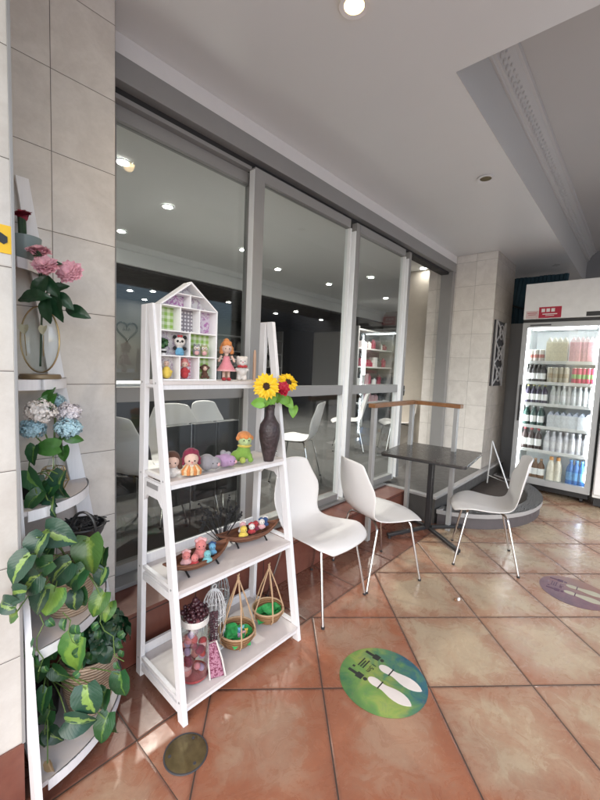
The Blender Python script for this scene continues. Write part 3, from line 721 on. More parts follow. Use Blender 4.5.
dup(ch, (3.215, .86, 0), face(-.36, .93), label='white shell chair right of the dark table, in front of the round plinth')
IG = 'white shell chairs inside behind the glass'
for (x, y, f_, lb) in [(3.02, 2.72, (-.45, .9), 'white shell chair inside, its back showing above the nearest outdoor chair'), (4.75, 3.25, (-.6, .8), 'white shell chair inside seen between the middle door stiles'), (5.25, 2.72, (-.7, .7), 'white shell chair inside the open doorway'),
                       (1.25, 2.55, (.9, .35), 'white shell chair inside just right of the tiled wall'), (1.62, 2.65, (-.2, -1), 'white shell chair inside behind the left part of the ladder shelf'), (2.1, 2.75, (.2, -1), 'white shell chair inside behind the green doll')]:
    dup(ch, (x, y, .26), face(*f_), label=lb, group=IG)
# black-sided benches inside, behind the ladder shelf
for i, x in enumerate((1.42, 1.635, 1.845)):
    t = thing('bench_panel', ['black upholstered bench panel inside, leftmost behind the ladder shelf', 'black upholstered bench panel inside, middle of three', 'black upholstered bench panel inside, behind the green doll'][i], 'bench panel', (x, 2.4, .26), 'black bench panels inside')
    part('cushion', B(x - .098, 2.36, .45, x + .098, 2.44, 1.02), M['vinyl'], t, bevel=.008)
    part('edge_tube', MB().tube([(x + .105, 2.38, .262), (x + .105, 2.38, 1.02)], .006), M['chrome'], t)
# ================================================================== TABLE
def rrect(a, r, n=5):
    out = []
    for cx_, cy_, s0 in ((a - r, a - r, 0), (-a + r, a - r, 90), (-a + r, -a + r, 180), (a - r, -a + r, 270)):
        for i in range(n + 1):
            q = math.radians(s0 + 90 * i / n); out.append((cx_ + r * math.cos(q), cy_ + r * math.sin(q)))
    return out
t = thing('table', 'square dark-topped pedestal table with black cross base between the chairs', 'table', (0, 0, 0))
part('table_top', MB().prism(rrect(.352, .035), 'z', .732, .748), M['laminate'], t, smooth=False, bevel=.002)
part('edge_band', MB().prism(rrect(.350, .035), 'z', .722, .7315), M['black'], t, smooth=False)
part('column', MB().box(-.033, -.022, .05, .033, .022, .70), M['black'], t, bevel=.006)
part('top_bracket', MB().box(-.16, -.03, .702, .16, .03, .7215), M['black'], t)
for a in (53, 143, 233, 323):
    q = math.radians(a); c_, s_ = math.cos(q), math.sin(q)
    lg = part('leg', MB().beam((c_ * .034, s_ * .034, .062), (c_ * .41, s_ * .41, .030), .036, .028, (0, 0, 1)), M['black'], t, bevel=.005)
    part('foot_pad', MB().tube([(c_ * .39, s_ * .39, 0), (c_ * .39, s_ * .39, .018)], .014, 10), M['rubber'], lg)
t.location = (3.325, 1.35, 0); t.rotation_euler = (0, 0, math.radians(7))
# ================================================================== RAILING
t = thing('railing', 'waist-high railing of flat steel posts with L-shaped wooden top', 'railing', (3.5, 1.68, 0))
for x, y in ((2.80, 1.655), (3.505, 1.655), (3.54, 1.245)): part('post', B(x - .022, y - .018, .002, x + .022, y + .018, 1.145), M['rail'], t, bevel=.002)
m = MB(); m.prism([(2.76, 1.625), (3.505, 1.625), (3.50, 1.20), (3.575, 1.20), (3.575, 1.69), (2.76, 1.69)], 'z', 1.1455, 1.18); part('handrail', m, M['wood'], t, bevel=.004, smooth=False)

# ================================================================== DRINKS FRIDGE
FX, Y0, Y1 = 5.45, .36, 1.19
t = thing('drinks_fridge', 'tall white glass-door drinks fridge, lit inside, with red stickers on its crown', 'fridge', (FX + .35, .77, 0))
m = MB()
m.box(FX + .06, Y0, .12, FX + .72, Y0 + .04, 2.12); m.box(FX + .06, Y1 - .04, .12, FX + .72, Y1, 2.12); m.box(FX + .68, Y0 + .0401, .12, FX + .7199, Y1 - .0401, 2.12)
m.box(FX + .06, Y0 + .0402, .12, FX + .6799, Y1 - .0402, .18); m.box(FX + .06, Y0 + .0402, 2.06, FX + .6799, Y1 - .0402, 2.1199)
part('cabinet', m, M['frost'], t, smooth=False)
part('crown', B(FX, Y0 - .002, 2.155, FX + .722, Y1 + .002, 2.585), M['frost'], t, bevel=.006)
part('crown_gap', B(FX + .02, Y0 + .002, 2.121, FX + .70, Y1 - .002, 2.154), M['black'], t)
m = MB(); m.box(FX + .005, Y0, .13, FX + .056, Y0 + .055, 2.115); m.box(FX + .005, Y1 - .055, .13, FX + .056, Y1, 2.115); m.box(FX + .005, Y0 + .0552, .13, FX + .056, Y1 - .0552, .205); m.box(FX + .005, Y0 + .0552, 2.055, FX + .056, Y1 - .0552, 2.115)
dr = part('door', m, M['steel'], t, smooth=False)
part('pane', B(FX + .028, Y0 + .056, .206, FX + .033, Y1 - .056, 2.054), M['clear'], dr, smooth=False)
part('handle', B(FX - .02, Y1 - .05, .9, FX + .004, Y1 - .03, 1.35), M['black'], dr, bevel=.004)
part('brand_strip', B(FX + .001, Y1 - .30, 2.075, FX + .0045, Y1 - .08, 2.09), M['dark'], dr)
for y in (Y0 + .06, Y1 - .06): part('light_strip', MB().tube([(FX + .085, y, .25), (FX + .085, y, 2.03)], .010, 8), M['led'], t)
part('light_strip', MB().tube([(FX + .10, Y0 + .1, 2.04), (FX + .10, Y1 - .1, 2.04)], .010, 8), M['led'], t)
part('plinth', B(FX + .10, Y0 + .02, .05, FX + .66, Y1 - .02, .119), M['black'], t)
for x in (FX + .12, FX + .6):
    for y in (Y0 + .08, Y1 - .08): part('castor', MB().tube([(x, y - .015, .028), (x, y + .015, .028)], .028, 14), M['black'], t)
RED = paint('red_label', (.42, .015, .045), .5); PINKL = paint('pale_pink_label', (.62, .50, .50), .5)
part('red_sticker', B(FX - .003, .80, 2.165, FX - .0005, 1.03, 2.295), RED, t)
part('pale_sticker', B(FX - .003, 1.035, 2.165, FX - .0005, 1.165, 2.255), PINKL, t)
part('dark_sticker', B(FX - .003, Y0 + .02, 2.165, FX - .0005, .56, 2.215), M['black'], t)
m = MB()
for y in (.985, .935, .885): m.box(FX - .0042, y - .018, 2.235, FX - .0031, y + .018, 2.275)
m.box(FX - .0042, .84, 2.205, FX - .0031, .99, 2.215); m.box(FX - .0042, .87, 2.188, FX - .0031, .96, 2.194)
part('sticker_marks', m, M['white'], t, smooth=False)
m = MB(); m.box(FX - .0042, 1.05, 2.225, FX - .0031, 1.15, 2.232); m.box(FX - .0042, 1.06, 2.205, FX - .0031, 1.14, 2.211); part('sticker_marks', m, RED, t, smooth=False)
SZ = [.181, .54, .84, 1.12, 1.385, 1.64]
for z in SZ[1:]:
    sh = part('wire_shelf', B(FX + .10, Y0 + .045, z - .012, FX + .66, Y1 - .045, z), M['steel'], t)
    part('price_rail', B(FX + .085, Y0 + .045, z - .022, FX + .0995, Y1 - .045, z + .016), M['white'], sh)
cmat = {}
def CM(c):
    if c not in cmat: cmat[c] = paint('label_%d' % len(cmat), c, .4, var=.2, scale=40, bump=0)
    return cmat[c]
def bottle_proto(kind):
    nm = {'can': 'drink_can', 'bottle': 'drink_bottle', 'carton': 'drink_carton', 'jug': 'milk_bottle'}[kind]
    t = thing(nm, 'drink', {'can': 'can', 'bottle': 'bottle', 'carton': 'carton', 'jug': 'bottle'}[kind])
    return t
def drinks(row, kind, y0, y1, n, body, capc, h, r, label, depth=1):
    z = SZ[row] + .001; t = bottle_proto(kind); t['label'] = label; t['group'] = label.split(' on ')[0] + 's in the lit fridge'
    if kind == 'can':
        part('body', MB().lathe([(r * .8, 0), (r, .012), (r, h - .014), (r * .82, h)], (0, 0, 0), 14), CM(body), t); part('lid', MB().lathe([(0, h - .001), (r * .8, h - .001), (r * .8, h + .003), (0, h + .002)], (0, 0, 0), 14), M['chrome'], t)
        part('band', MB().lathe([(r + .0006, h * .35), (r + .0006, h * .62)], (0, 0, 0), 14), CM(capc), t)
    elif kind == 'bottle':
        part('body', MB().lathe([(0, 0), (r, .003), (r, h * .6), (r * .85, h * .7), (r * .38, h * .84), (r * .36, h * .93)], (0, 0, 0), 14), CM(body), t); part('cap', MB().lathe([(r * .42, h * .931), (r * .42, h), (0, h)], (0, 0, 0), 10), CM(capc), t)
        part('wrap_label', MB().lathe([(r + .0006, h * .2), (r + .0006, h * .52)], (0, 0, 0), 14), M['white'] if sum(body) < .6 else CM(capc), t)
    elif kind == 'jug':
        part('body', MB().lathe([(0, 0), (r, .004), (r * 1.05, h * .5), (r * .9, h * .68), (r * .45, h * .86)], (0, 0, 0), 14), CM(body), t); part('cap', MB().lathe([(r * .5, h * .861), (r * .5, h), (0, h)], (0, 0, 0), 10), CM(capc), t)
    else:
        part('body', B(-r, -r, 0, r, r, h * .8), CM(body), t, bevel=.002); part('gable', MB().prism([(-r, h * .8), (r, h * .8), (.003, h), (-.003, h)], 'x', -r * .98, r * .98), CM(capc), t)
    first = True
    for q in range(n):
        y = lerp(y1 - r, y0 + r, q / max(1, n - 1))
        for dd in range(depth):
            p = (FX + .15 + dd * (2 * r + .012) + random.uniform(-.006, .006), y, z)
            if first: t.location = p; first = False
            else: dup(t, p, random.uniform(-.5, .5) if kind != 'carton' else 0)
ya, yb = Y0 + .06, Y1 - .06
drinks(5, 'can', .95, yb, 3, (.50, .46, .42), (.35, .12, .1), .15, .034, 'cream can on the top fridge shelf, left')
drinks(5, 'carton', .72, .94, 4, (.72, .66, .50), (.75, .72, .62), .30, .030, 'cream carton on the top fridge shelf, middle', 2)
drinks(5, 'carton', ya, .70, 6, (.66, .32, .36), (.75, .58, .60), .30, .031, 'pink carton on the top fridge shelf, right', 2)
drinks(4, 'bottle', .92, yb, 4, (.035, .03, .03), (.12, .11, .10), .225, .036, 'black bottle on the second fridge shelf, left', 2)
drinks(4, 'can', .68, .91, 4, (.55, .50, .40), (.40, .33, .22), .19, .033, 'beige can on the second fridge shelf, middle')
drinks(4, 'can', ya, .66, 5, (.60, .06, .14), (.2, .4, .14), .19, .030, 'pink and green can on the second fridge shelf, right')
drinks(3, 'bottle', .88, yb, 4, (.03, .02, .05), (.35, .33, .12), .235, .036, 'dark bottle with pale label on the third fridge shelf')
drinks(3, 'bottle', ya, .86, 8, (.62, .64, .64), (.70, .70, .72), .235, .034, 'clear water bottle on the third fridge shelf', 2)
drinks(2, 'bottle', .90, yb, 3, (.02, .06, .05), (.6, .62, .62), .25, .036, 'dark green bottle on the fourth fridge shelf', 2)
drinks(2, 'carton', ya, .86, 7, (.66, .68, .72), (.5, .55, .68), .20, .033, 'white carton on the fourth fridge shelf', 2)
drinks(1, 'bottle', .90, yb, 3, (.05, .03, .03), (.5, .06, .08), .27, .040, 'dark cola bottle on the fifth fridge shelf')
drinks(1, 'bottle', ya, .88, 7, (.60, .60, .66), (.72, .72, .76), .255, .037, 'clear bottle on the fifth fridge shelf', 2)
drinks(0, 'bottle', .84, yb - .02, 4, (.16, .08, .04), (.5, .3, .18), .25, .042, 'brown bottle on the fridge floor, left')
drinks(0, 'jug', .66, .82, 2, (.76, .70, .60), (.75, .35, .10), .30, .044, 'milk bottle with orange cap on the fridge floor')
drinks(0, 'bottle', ya, .62, 3, (.02, .14, .45), (.1, .3, .6), .30, .046, 'blue bottle on the fridge floor, right')
# second white appliance cut by the right edge
t = thing('freezer_cabinet', 'white freezer cabinet beside the drinks fridge, cut by the right edge', 'freezer', (5.8, -.1, 0))
part('body', B(FX - .02, -.55, .12, FX + .62, .335, 2.1), M['frost'], t, bevel=.006)
part('base', B(FX + .02, -.53, .02, FX + .6, .32, .119), M['black'], t)
part('door', B(FX - .055, -.54, .16, FX - .0205, .325, 2.08), M['white'], t, bevel=.006)

# ================================================================== WHITE LADDER SHELF (main)
XL, XR = .79, 1.497
TOPZ = 1.695
def fy(z): return lerp(1.252, 1.535, z / TOPZ)       # outer face of the front legs
def by(z): return lerp(1.662, 1.632, z / TOPZ)       # outer face of the back legs
t = thing('ladder_shelf', 'white four-tier wooden A-frame shelf holding crochet dolls and baskets', 'shelf', (1.14, 1.45, 0))
for x, sgn in ((XL, 1), (XR, -1)):
    xa, xb = (x, x + .022) if sgn > 0 else (x - .022, x)
    m = MB(); m.hexa([(xa, fy(0), 0), (xb, fy(0), 0), (xb, fy(0) + .042, 0), (xa, fy(0) + .042, 0), (xa, fy(TOPZ), TOPZ), (xb, fy(TOPZ), TOPZ), (xb, fy(TOPZ) + .046, TOPZ), (xa, fy(TOPZ) + .046, TOPZ)])
    lf = part('front_leg', m, M['white2'], t, bevel=.0015, smooth=False)
    m = MB(); m.hexa([(xa, by(0) - .042, 0), (xb, by(0) - .042, 0), (xb, by(0), 0), (xa, by(0), 0), (xa, by(TOPZ) - .044, TOPZ), (xb, by(TOPZ) - .044, TOPZ), (xb, by(TOPZ), TOPZ), (xa, by(TOPZ), TOPZ)])
    lb_ = part('back_leg', m, M['white2'], t, bevel=.0015, smooth=False)
    a_, b_ = (x - .001, x + .0005) if sgn > 0 else (x - .0005, x + .001)
    for z in (.085, .53, .965, 1.365):
        part('screw', MB().tube([(x - .0015 * sgn, fy(z) + .021, z), (x + .001 * sgn, fy(z) + .021, z)], .0045, 8), M['steel'], lf)
        part('screw', MB().tube([(x - .0015 * sgn, by(z) - .021, z), (x + .001 * sgn, by(z) - .021, z)], .0045, 8), M['steel'], lb_)
SHZ = {1: 1.375, 2: .965, 3: .525, 4: .08}
for i, z in SHZ.items():
    y0, y1 = fy(z), by(z)
    part('shelf_board', B(XL + .0225, y0 - .004, z - .016, XR - .0225, y1 - .003, z), M['shelfboard'], t, bevel=.001)
    for x0, x1 in ((XL + .003, XL + .019), (XR - .019, XR - .003)):
        hh = {1: .03, 2: .09, 3: .05, 4: .05}[i]
        m = MB()
        if i == 2:
            m.prism([(y0 + .043, z - .017), (y1 - .043, z - .017), (y1 - .043, z - hh - .03), (y1 - .07, z - hh), (y0 + .07, z - hh), (y0 + .036, z - hh - .03)], 'x', x0, x1)
        else: m.box(x0, y0 + .043, z - hh, x1, y1 - .043, z - .017)
        part('side_rail', m, M['white2'], t, bevel=.001, smooth=False)
        if i != 1: part('side_rail', B(x0, y0 + .044, z + (.001), x1, y1 - .043, z + .016), M['white2'], t, smooth=False)
    part('front_rail', B(XL + .023, y0 + .002, z - .036, XR - .023, y0 + .018, z - .0165), M['white2'], t, smooth=False)
    part('back_rail', B(XL + .023, y1 - .016, z + .001, XR - .023, y1 - .002, z + .045) if i in (3, 4) else B(XL + .023, y1 - .018, z - .04, XR - .023, y1 - .004, z - .0165), M['white2'], t, smooth=False)
part('side_slot', B(XL - .0006, fy(.9) + .075, .915, XL + .0028, by(.9) - .075, .935), M['grey'], t)

# ------------------------------------------------ doll-house display
HX0, HX1, HY, HD = .800, 1.083, 1.490, .058
HB = 1.376; HE = 1.690; HA = 1.802; HM = (HX0 + HX1) / 2
t = thing('dollhouse_shelf', 'white house-shaped display box with patterned paper cells on the top tier', 'display box', (HM, HY, HB))
th = .007
m = MB(); m.box(HX0, HY, HB + th, HX0 + th, HY + HD, HE); part('side_wall', m, M['white'], t)
m = MB(); m.box(HX1 - th, HY, HB + th, HX1, HY + HD, HE); part('side_wall', m, M['white'], t)
part('floor_board', B(HX0, HY, HB, HX1, HY + HD, HB + th), M['white'], t)
for s_ in (-1, 1):
    xa, xb = (HX0, HM) if s_ < 0 else (HX1, HM)
    m = MB(); m.prism([(xa, HE + .0005), (xb + .0003 * s_, HA), (xb + .0003 * s_, HA - .0095), (xa - s_ * .009, HE + .0005)], 'y', HY - .003, HY + HD); part('roof', m, M['white'], t, smooth=False)
rows = [HB + th, 1.479, 1.583, HE - .004]
for z in rows[1:]: part('cell_board', B(HX0 + th, HY + .001, z, HX1 - th, HY + HD - .003, z + .005), M['white'], t)
part('cell_board', B(HM - .071, HY + .001, 1.742, HM + .071, HY + HD - .003, 1.746), M['white'], t)
cols3 = (HX0 + (HX1 - HX0) / 3, HX0 + 2 * (HX1 - HX0) / 3)
for x in cols3:
    part('divider', B(x - .0025, HY + .001, rows[0], x + .0025, HY + HD - .003, rows[1]), M['white'], t); part('divider', B(x - .0025, HY + .001, rows[2] + .005, x + .0025, HY + HD - .003, rows[3]), M['white'], t)
part('divider', B(HM - .0025, HY + .001, rows[1] + .005, HM + .0025, HY + HD - .003, rows[2]), M['white'], t)
part('divider', B(HM - .0025, HY + .001, rows[3] + .005, HM + .0025, HY + HD - .003, 1.742), M['white'], t)
PT = dict(green=pattern('green_check_paper', 'check', (.62, .68, .52), (.25, .42, .08), 38), grey=pattern('grey_diamond_paper', 'dots', (.22, .2, .23), (.62, .6, .62), 62), lil=pattern('lilac_blossom_paper', 'blot', (.60, .53, .60), (.40, .17, .38), 60), pink=pattern('pink_dot_paper', 'dots', (.66, .58, .62), (.52, .22, .34), 70), pale=pattern('pale_blossom_paper', 'blot', (.62, .60, .60), (.42, .34, .42), 50))
yb_ = HY + HD - .0025
def back(x0, x1, z0, z1, k): part('paper_panel', B(x0 + .003, yb_, z0, x1 - .003, yb_ + .0024, z1), PT[k], t)
c0, c1, c2, c3 = HX0 + .004, cols3[0], cols3[1], HX1 - .004
back(c0, c1, rows[0], rows[1], 'pale'); back(c1, c2, rows[0], rows[1], 'pink'); back(c2, c3, rows[0], rows[1], 'green')
back(c0, HM, rows[1] + .005, rows[2], 'pale'); back(HM, c3, rows[1] + .005, rows[2], 'green')
back(c0, c1, rows[2] + .005, rows[3], 'green'); back(c1, c2, rows[2] + .005, rows[3], 'grey'); back(c2, c3, rows[2] + .005, rows[3], 'lil')
part('paper_panel', MB().prism([(HX0 + .012, rows[3] + .006), (HM - .003, rows[3] + .006), (HM - .003, 1.741), (HM - .068, 1.741)], 'y', yb_, yb_ + .0024), PT['lil'], t, smooth=False)
part('paper_panel', MB().prism([(HM + .003, rows[3] + .006), (HX1 - .012, rows[3] + .006), (HM + .068, 1.741), (HM + .003, 1.741)], 'y', yb_, yb_ + .0024), PT['pale'], t, smooth=False)
part('paper_panel', MB().prism([(HM - .064, 1.747), (HM + .064, 1.747), (HM, HA - .011)], 'y', yb_, yb_ + .0024), PT['pale'], t, smooth=False)

# ------------------------------------------------ crochet figures
SK = FB('skin_yarn', (.72, .48, .38)); WH = FB('white_yarn', (.74, .70, .66)); BK = FB('black_yarn', (.02, .02, .022)); PKY = FB('pink_yarn', (.75, .22, .28)); ORG = FB('orange_yarn', (.72, .24, .03))
REDY = FB('red_yarn', (.50, .02, .03)); MAR = FB('maroon_yarn', (.24, .012, .05)); GRN = FB('green_yarn', (.22, .42, .04)); BRN = FB('brown_yarn', (.12, .05, .03)); GRY = FB('grey_yarn', (.30, .29, .32)); PUR = FB('purple_yarn', (.42, .25, .45)); BLU = FB('blue_yarn', (.10, .38, .62)); YEL = FB('yellow_yarn', (.80, .58, .03)); NVY = FB('navy_yarn', (.02, .07, .22)); LPK = FB('light_pink_yarn', (.75, .38, .40)); TEA = FB('teal_yarn', (.15, .50, .55)); COR = FB('coral_yarn', (.72, .20, .19))
FR = Vector((-.45, -.89, 0)); SD = Vector((.89, -.45, 0))   # the dolls' front and their left-right
def at(c, s=0, f=0, z=0): return Vector(c) + SD * s + FR * f + Vector((0, 0, z))
def eyes(root, c, R, z=.0, mat=None, nose=None):
    for s_ in (-1, 1): part('eye', MB().ball(at(c, s_ * R * .36, R * .90, z), (R * .11,) * 3, 8, 6), M['black'], root)
    if nose: part('nose', MB().ball(at(c, 0, R * .98, z - R * .2), (R * .13,) * 3, 8, 6), nose, root)
def figure(name, label, cat, c, parts_, eye=None, grp=None, vox=None, sc=1.0):
    """c: base point. parts_: (part name, material, [(s, f, z, r)...]) in metres from the base; overlapping balls are fused into one soft surface"""
    t = thing(name, label, cat, c, grp)
    for nm, mt, balls in parts_:
        m = MB()
        for b in balls:
            rb = tuple(q * sc for q in b[3]) if isinstance(b[3], tuple) else b[3] * sc
            m.ball(at(c, *(q * sc for q in b[:3])), rb, 12, 8)
        mn = min(min(b[3]) if isinstance(b[3], tuple) else b[3] for b in balls)
        part(nm, m, mt, t, remesh=(vox or max(.0022, min(.004, mn * .3))))
    if eye: eyes(t, at(c, *(q * sc for q in eye[:3])), eye[3] * sc, nose=eye[4] if len(eye) > 4 else None)
    return t
DG = 'small crochet figures in the doll-house cells'
# ginger doll in pink dress standing beside the house
c = (1.158, 1.515, 1.376)
figure('doll', 'standing crochet doll with ginger hair and pink dress beside the white house', 'doll', c, [
    ('body', SK, [(0, 0, .155, .026), (0, 0, .125, .010), (0, 0, .10, .016), (-.032, .004, .105, .007), (-.026, .002, .115, .007), (.032, .004, .105, .007), (.026, .002, .115, .007), (-.037, .006, .095, .007), (.037, .006, .095, .007)] + [(s_ * .012, .002, z, .008) for s_ in (-1, 1) for z in (.012, .022, .032, .042, .052, .062, .072)]),
    ('hair', ORG, [(0, -.009, .165, .029), (-.022, -.004, .155, .013), (.022, -.004, .155, .013), (-.024, -.003, .138, .012), (.025, -.003, .138, .012), (-.012, .012, .177, .013), (.010, .014, .178, .013), (0, -.01, .19, .015)]),
    ], eye=(0, 0, .153, .026))
t = bpy.data.objects[-1] if False else [o for o in COL.objects if o.get('label', '').startswith('standing crochet doll')][0]
m = MB(); cc = Vector(c); m.lathe([(.014, .118), (.018, .100), (.022, .088), (.038, .062), (.044, .052), (.040, .054), (.018, .09)], cc, 20); part('dress', m, PKY, t)
part('skirt_frill', MB().lathe([(.044, .053), (.049, .046), (.043, .05)], cc, 20), LPK, t)
for s_ in (-1, 1): part('shoe', MB().ball(at(c, s_ * .012, .010, .008), (.010, .015, .009)), REDY, t)
t0 = t
# white bunny with red scarf
c = (1.262, 1.525, 1.376)
figure('bunny_doll', 'white crochet bear with red bow right of the ginger doll', 'doll', c, [('body', WH, [(0, 0, .095, .029), (0, 0, .045, .027), (0, 0, .07, .016), (-.02, .004, .114, .010), (.02, .004, .114, .010), (-.026, .008, .055, .010), (.026, .008, .055, .010), (-.014, .008, .012, .013), (.014, .008, .012, .013), (-.014, .004, .024, .012), (.014, .004, .024, .012)]),
    ('bow', REDY, [(0, .027, .070, .007), (-.012, .024, .072, .008), (.012, .024, .072, .008), (-.02, .018, .071, .007), (.02, .018, .071, .007)])], eye=(0, 0, .098, .028, PKY))
for (x, y, lab) in ((1.21, 1.59, 'thin bare wooden peg standing between the ginger doll and the white bear'), (1.352, 1.53, 'bare wooden peg standing right of the white bear')):
    tag(part('wooden_peg', MB().lathe([(0, 0), (.008, 0), (.009, .10), (.007, .15), (.003, .158), (0, .16)], (x, y, 1.376), 12), M['woodpeg']), lab, 'peg')
# row 1 of the house
z1, z2 = rows[0] + .001, rows[1] + .006
c = (.845, 1.514, z1); figure('yellow_doll', 'small yellow crochet figure in the lower left cell of the house', 'doll', c, [('body', YEL, [(0, 0, .022, .022), (0, 0, .036, .017), (-.018, .004, .03, .007), (.018, .004, .03, .007)]), ('head', SK, [(0, 0, .064, .013)])], eye=(0, 0, .064, .013), grp=DG)
c = (.931, 1.514, z1); figure('red_doll', 'small crochet doll with red hair and red coat in the lower middle cell', 'doll', c, [('body', REDY, [(0, 0, .018, .018), (0, 0, .036, .016), (-.017, .004, .034, .007), (.017, .004, .034, .007)]), ('head', SK, [(0, 0, .064, .016)]), ('hair', COR, [(0, -.006, .072, .018), (-.014, -.002, .062, .009), (.014, -.002, .062, .009), (0, 0, .084, .009)])], eye=(0, 0, .062, .016), grp=DG)
c = (1.035, 1.514, z1); figure('monkey_doll', 'small brown crochet monkey sitting in the lower right cell', 'doll', c, [('body', BRN, [(0, 0, .018, .016), (0, 0, .05, .018), (0, 0, .034, .012), (-.018, 0, .052, .006), (.018, 0, .052, .006), (-.013, .015, .008, .008), (.013, .015, .008, .008)]), ('face', SK, [(0, .012, .048, .011)])], eye=(0, .003, .052, .017), grp=DG)
# row 2
c = (.905, 1.514, z2); figure('panda_doll', 'crochet panda in blue overalls in the middle left cell', 'doll', c, [('body', WH, [(0, 0, .058, .024), (0, 0, .022, .017)]), ('black_patches', BK, [(-.021, 0, .078, .009), (.021, 0, .078, .009), (-.020, .006, .03, .009), (.020, .006, .03, .009), (-.009, .019, .060, .0065), (.009, .019, .060, .0065)]), ('overalls', BLU, [(0, .001, .018, .0195), (-.010, .006, .008, .009), (.010, .006, .008, .009)]), ('bow', REDY, [(-.006, .014, .082, .006), (.006, .014, .082, .006)])], eye=(0, .004, .060, .022, BK), grp=DG)
t = thing('tiny_plant', 'tiny green plant in a black and white pot in the middle left cell', 'plant', (.828, 1.514, z2), None)
part('pot', MB().lathe([(.010, 0), (.015, .022), (.013, .022), (.0, .018)], (.828, 1.514, z2), 14), M['white'], t); part('band', MB().lathe([(.0128, .007), (.0150, .016)], (.828, 1.514, z2), 14), M['black'], t)
m = MB()
for i in range(22): m.leaf((.828 + random.uniform(-.014, .016), 1.514 + random.uniform(-.014, .012), z2 + random.uniform(.026, .066)), .018, random.uniform(-150, 150), .4)
part('foliage', m, M['lg'], t)
for k, (x, col, lab) in enumerate(((.990, GRY, 'grey crochet owl with big eyes, left of the pair in the house cell'), (1.030, FB('tan_yarn', (.42, .40, .22)), 'olive crochet owl with big eyes, right of the pair in the house cell'))):
    c = (x, 1.514, z2); figure('owl_doll', lab, 'doll', c, [('body', col, [(0, 0, .020, .018), (0, 0, .036, .016), (-.010, 0, .052, .005), (.010, 0, .052, .005)]), ('face', WH, [(-.007, .012, .036, .008), (.007, .012, .036, .008)]), ('belly', LPK, [(0, .010, .016, .012)])], eye=(0, .0052, .037, .018, ORG), grp=DG)

# ------------------------------------------------ second tier
c = (.855, 1.475, .966); figure('brown_doll', 'brown-haired crochet doll half hidden behind the shelf leg', 'doll', c, [('body', WH, [(0, 0, .02, .026), (-.028, .01, .02, .010), (.028, .01, .02, .010)]), ('head', SK, [(0, 0, .066, .030)]), ('hair', BRN, [(0, -.012, .076, .034), (-.026, -.006, .062, .016), (.027, -.006, .062, .016), (-.03, -.002, .040, .012), (.032, -.002, .040, .012)])], eye=(0, 0, .064, .03))
# gnome-like doll with maroon hood, striped ruff
c = (.928, 1.445, .966)
t = figure('hooded_doll', 'crochet doll with maroon hood and orange and yellow striped skirt', 'doll', c, [('head', SK, [(0, .004, .072, .032)]), ('hood', MAR, [(0, -.012, .082, .037), (-.030, -.003, .070, .013), (.030, -.003, .070, .013), (0, .002, .108, .014), (-.02, .0, .10, .013), (.02, 0, .10, .013), (-.034, 0, .052, .009), (.034, 0, .052, .009)])], eye=(0, .004, .070, .032, COR))
m = MB(); m2 = MB()
for k in range(16):
    a = 2 * PI * k / 16; mm = m if k % 2 else m2
    mm.tube([Vector(c) + FR * .01 + Vector((0, 0, .048)), Vector(c) + FR * .012 + SD * math.cos(a) * .022 + FR * math.sin(a) * .012 + Vector((0, 0, .042)), Vector(c) + FR * .016 + SD * math.cos(a) * .038 + FR * math.sin(a) * .022 + Vector((0, 0, .025)), Vector(c) + FR * .016 + SD * math.cos(a) * .036 + FR * math.sin(a) * .018 + Vector((0, 0, .010))], .0085, 8)
part('skirt', m, ORG, t); part('skirt_stripe', m2, FB('cream_yarn', (.75, .55, .28)), t); part('collar', MB().lathe([(.02, 0), (.026, .006), (.02, .010)], at(c, 0, .006, .040), 16), WH, t)
c = (1.028, 1.455, .966); figure('grey_mouse_doll', 'round grey crochet mouse lying on the second tier', 'doll', c, [('body', GRY, [(-.01, 0, .036, (.036, .033, .034)), (.022, .006, .032, .026), (-.03, -.004, .05, .012)]), ('muzzle', LPK, [(.034, .022, .030, .009)])], eye=(.02, .008, .036, .024), sc=1.12)
c = (1.115, 1.452, .966); figure('purple_mouse_doll', 'round lilac crochet mouse lying right of the grey one', 'doll', c, [('body', PUR, [(0, 0, .030, (.034, .028, .028)), (.024, .006, .028, .022), (-.028, .0, .034, .018)]), ('muzzle', LPK, [(.040, .016, .026, .008)]), ('ear', GRY, [(-.006, -.008, .058, .013), (.016, -.008, .054, .011)])], eye=(.026, .006, .030, .021), sc=1.18)
c = (1.248, 1.475, .966)
figure('green_doll', 'green crochet dragon doll lying down in an orange hat', 'doll', c, [('body', GRN, [(0, 0, .044, (.032, .028, .034)), (-.03, .002, .028, .024), (.022, .014, .030, .012), (.026, .02, .014, .012), (-.05, .01, .020, .020)]), ('head', FB('pale_green_yarn', (.45, .60, .25)), [(.004, .002, .094, .029), (.004, .022, .088, .012)]), ('leg', FB('lime_yarn', (.45, .55, .06)), [(-.064, .014, .022, .020), (-.08, .018, .022, .016), (-.01, .03, .016, .014)]), ('hat', ORG, [(.002, -.006, .108, (.031, .031, .022)), (-.024, .004, .102, .011), (.03, .002, .102, .011), (.004, .02, .108, .012), (-.012, .016, .110, .010), (.020, .014, .110, .010)])], eye=(.004, .004, .096, .028), sc=1.22)
c0_ = Vector((1.248, 1.475, .966))
g_ = [o for o in COL.objects if o.name.startswith('green_doll')][0]
part('scarf', MB().lathe([(.026, 0), (.037, .007), (.026, .014)], c0_ + Vector((.004, -.002, .078)), 16), YEL, g_)
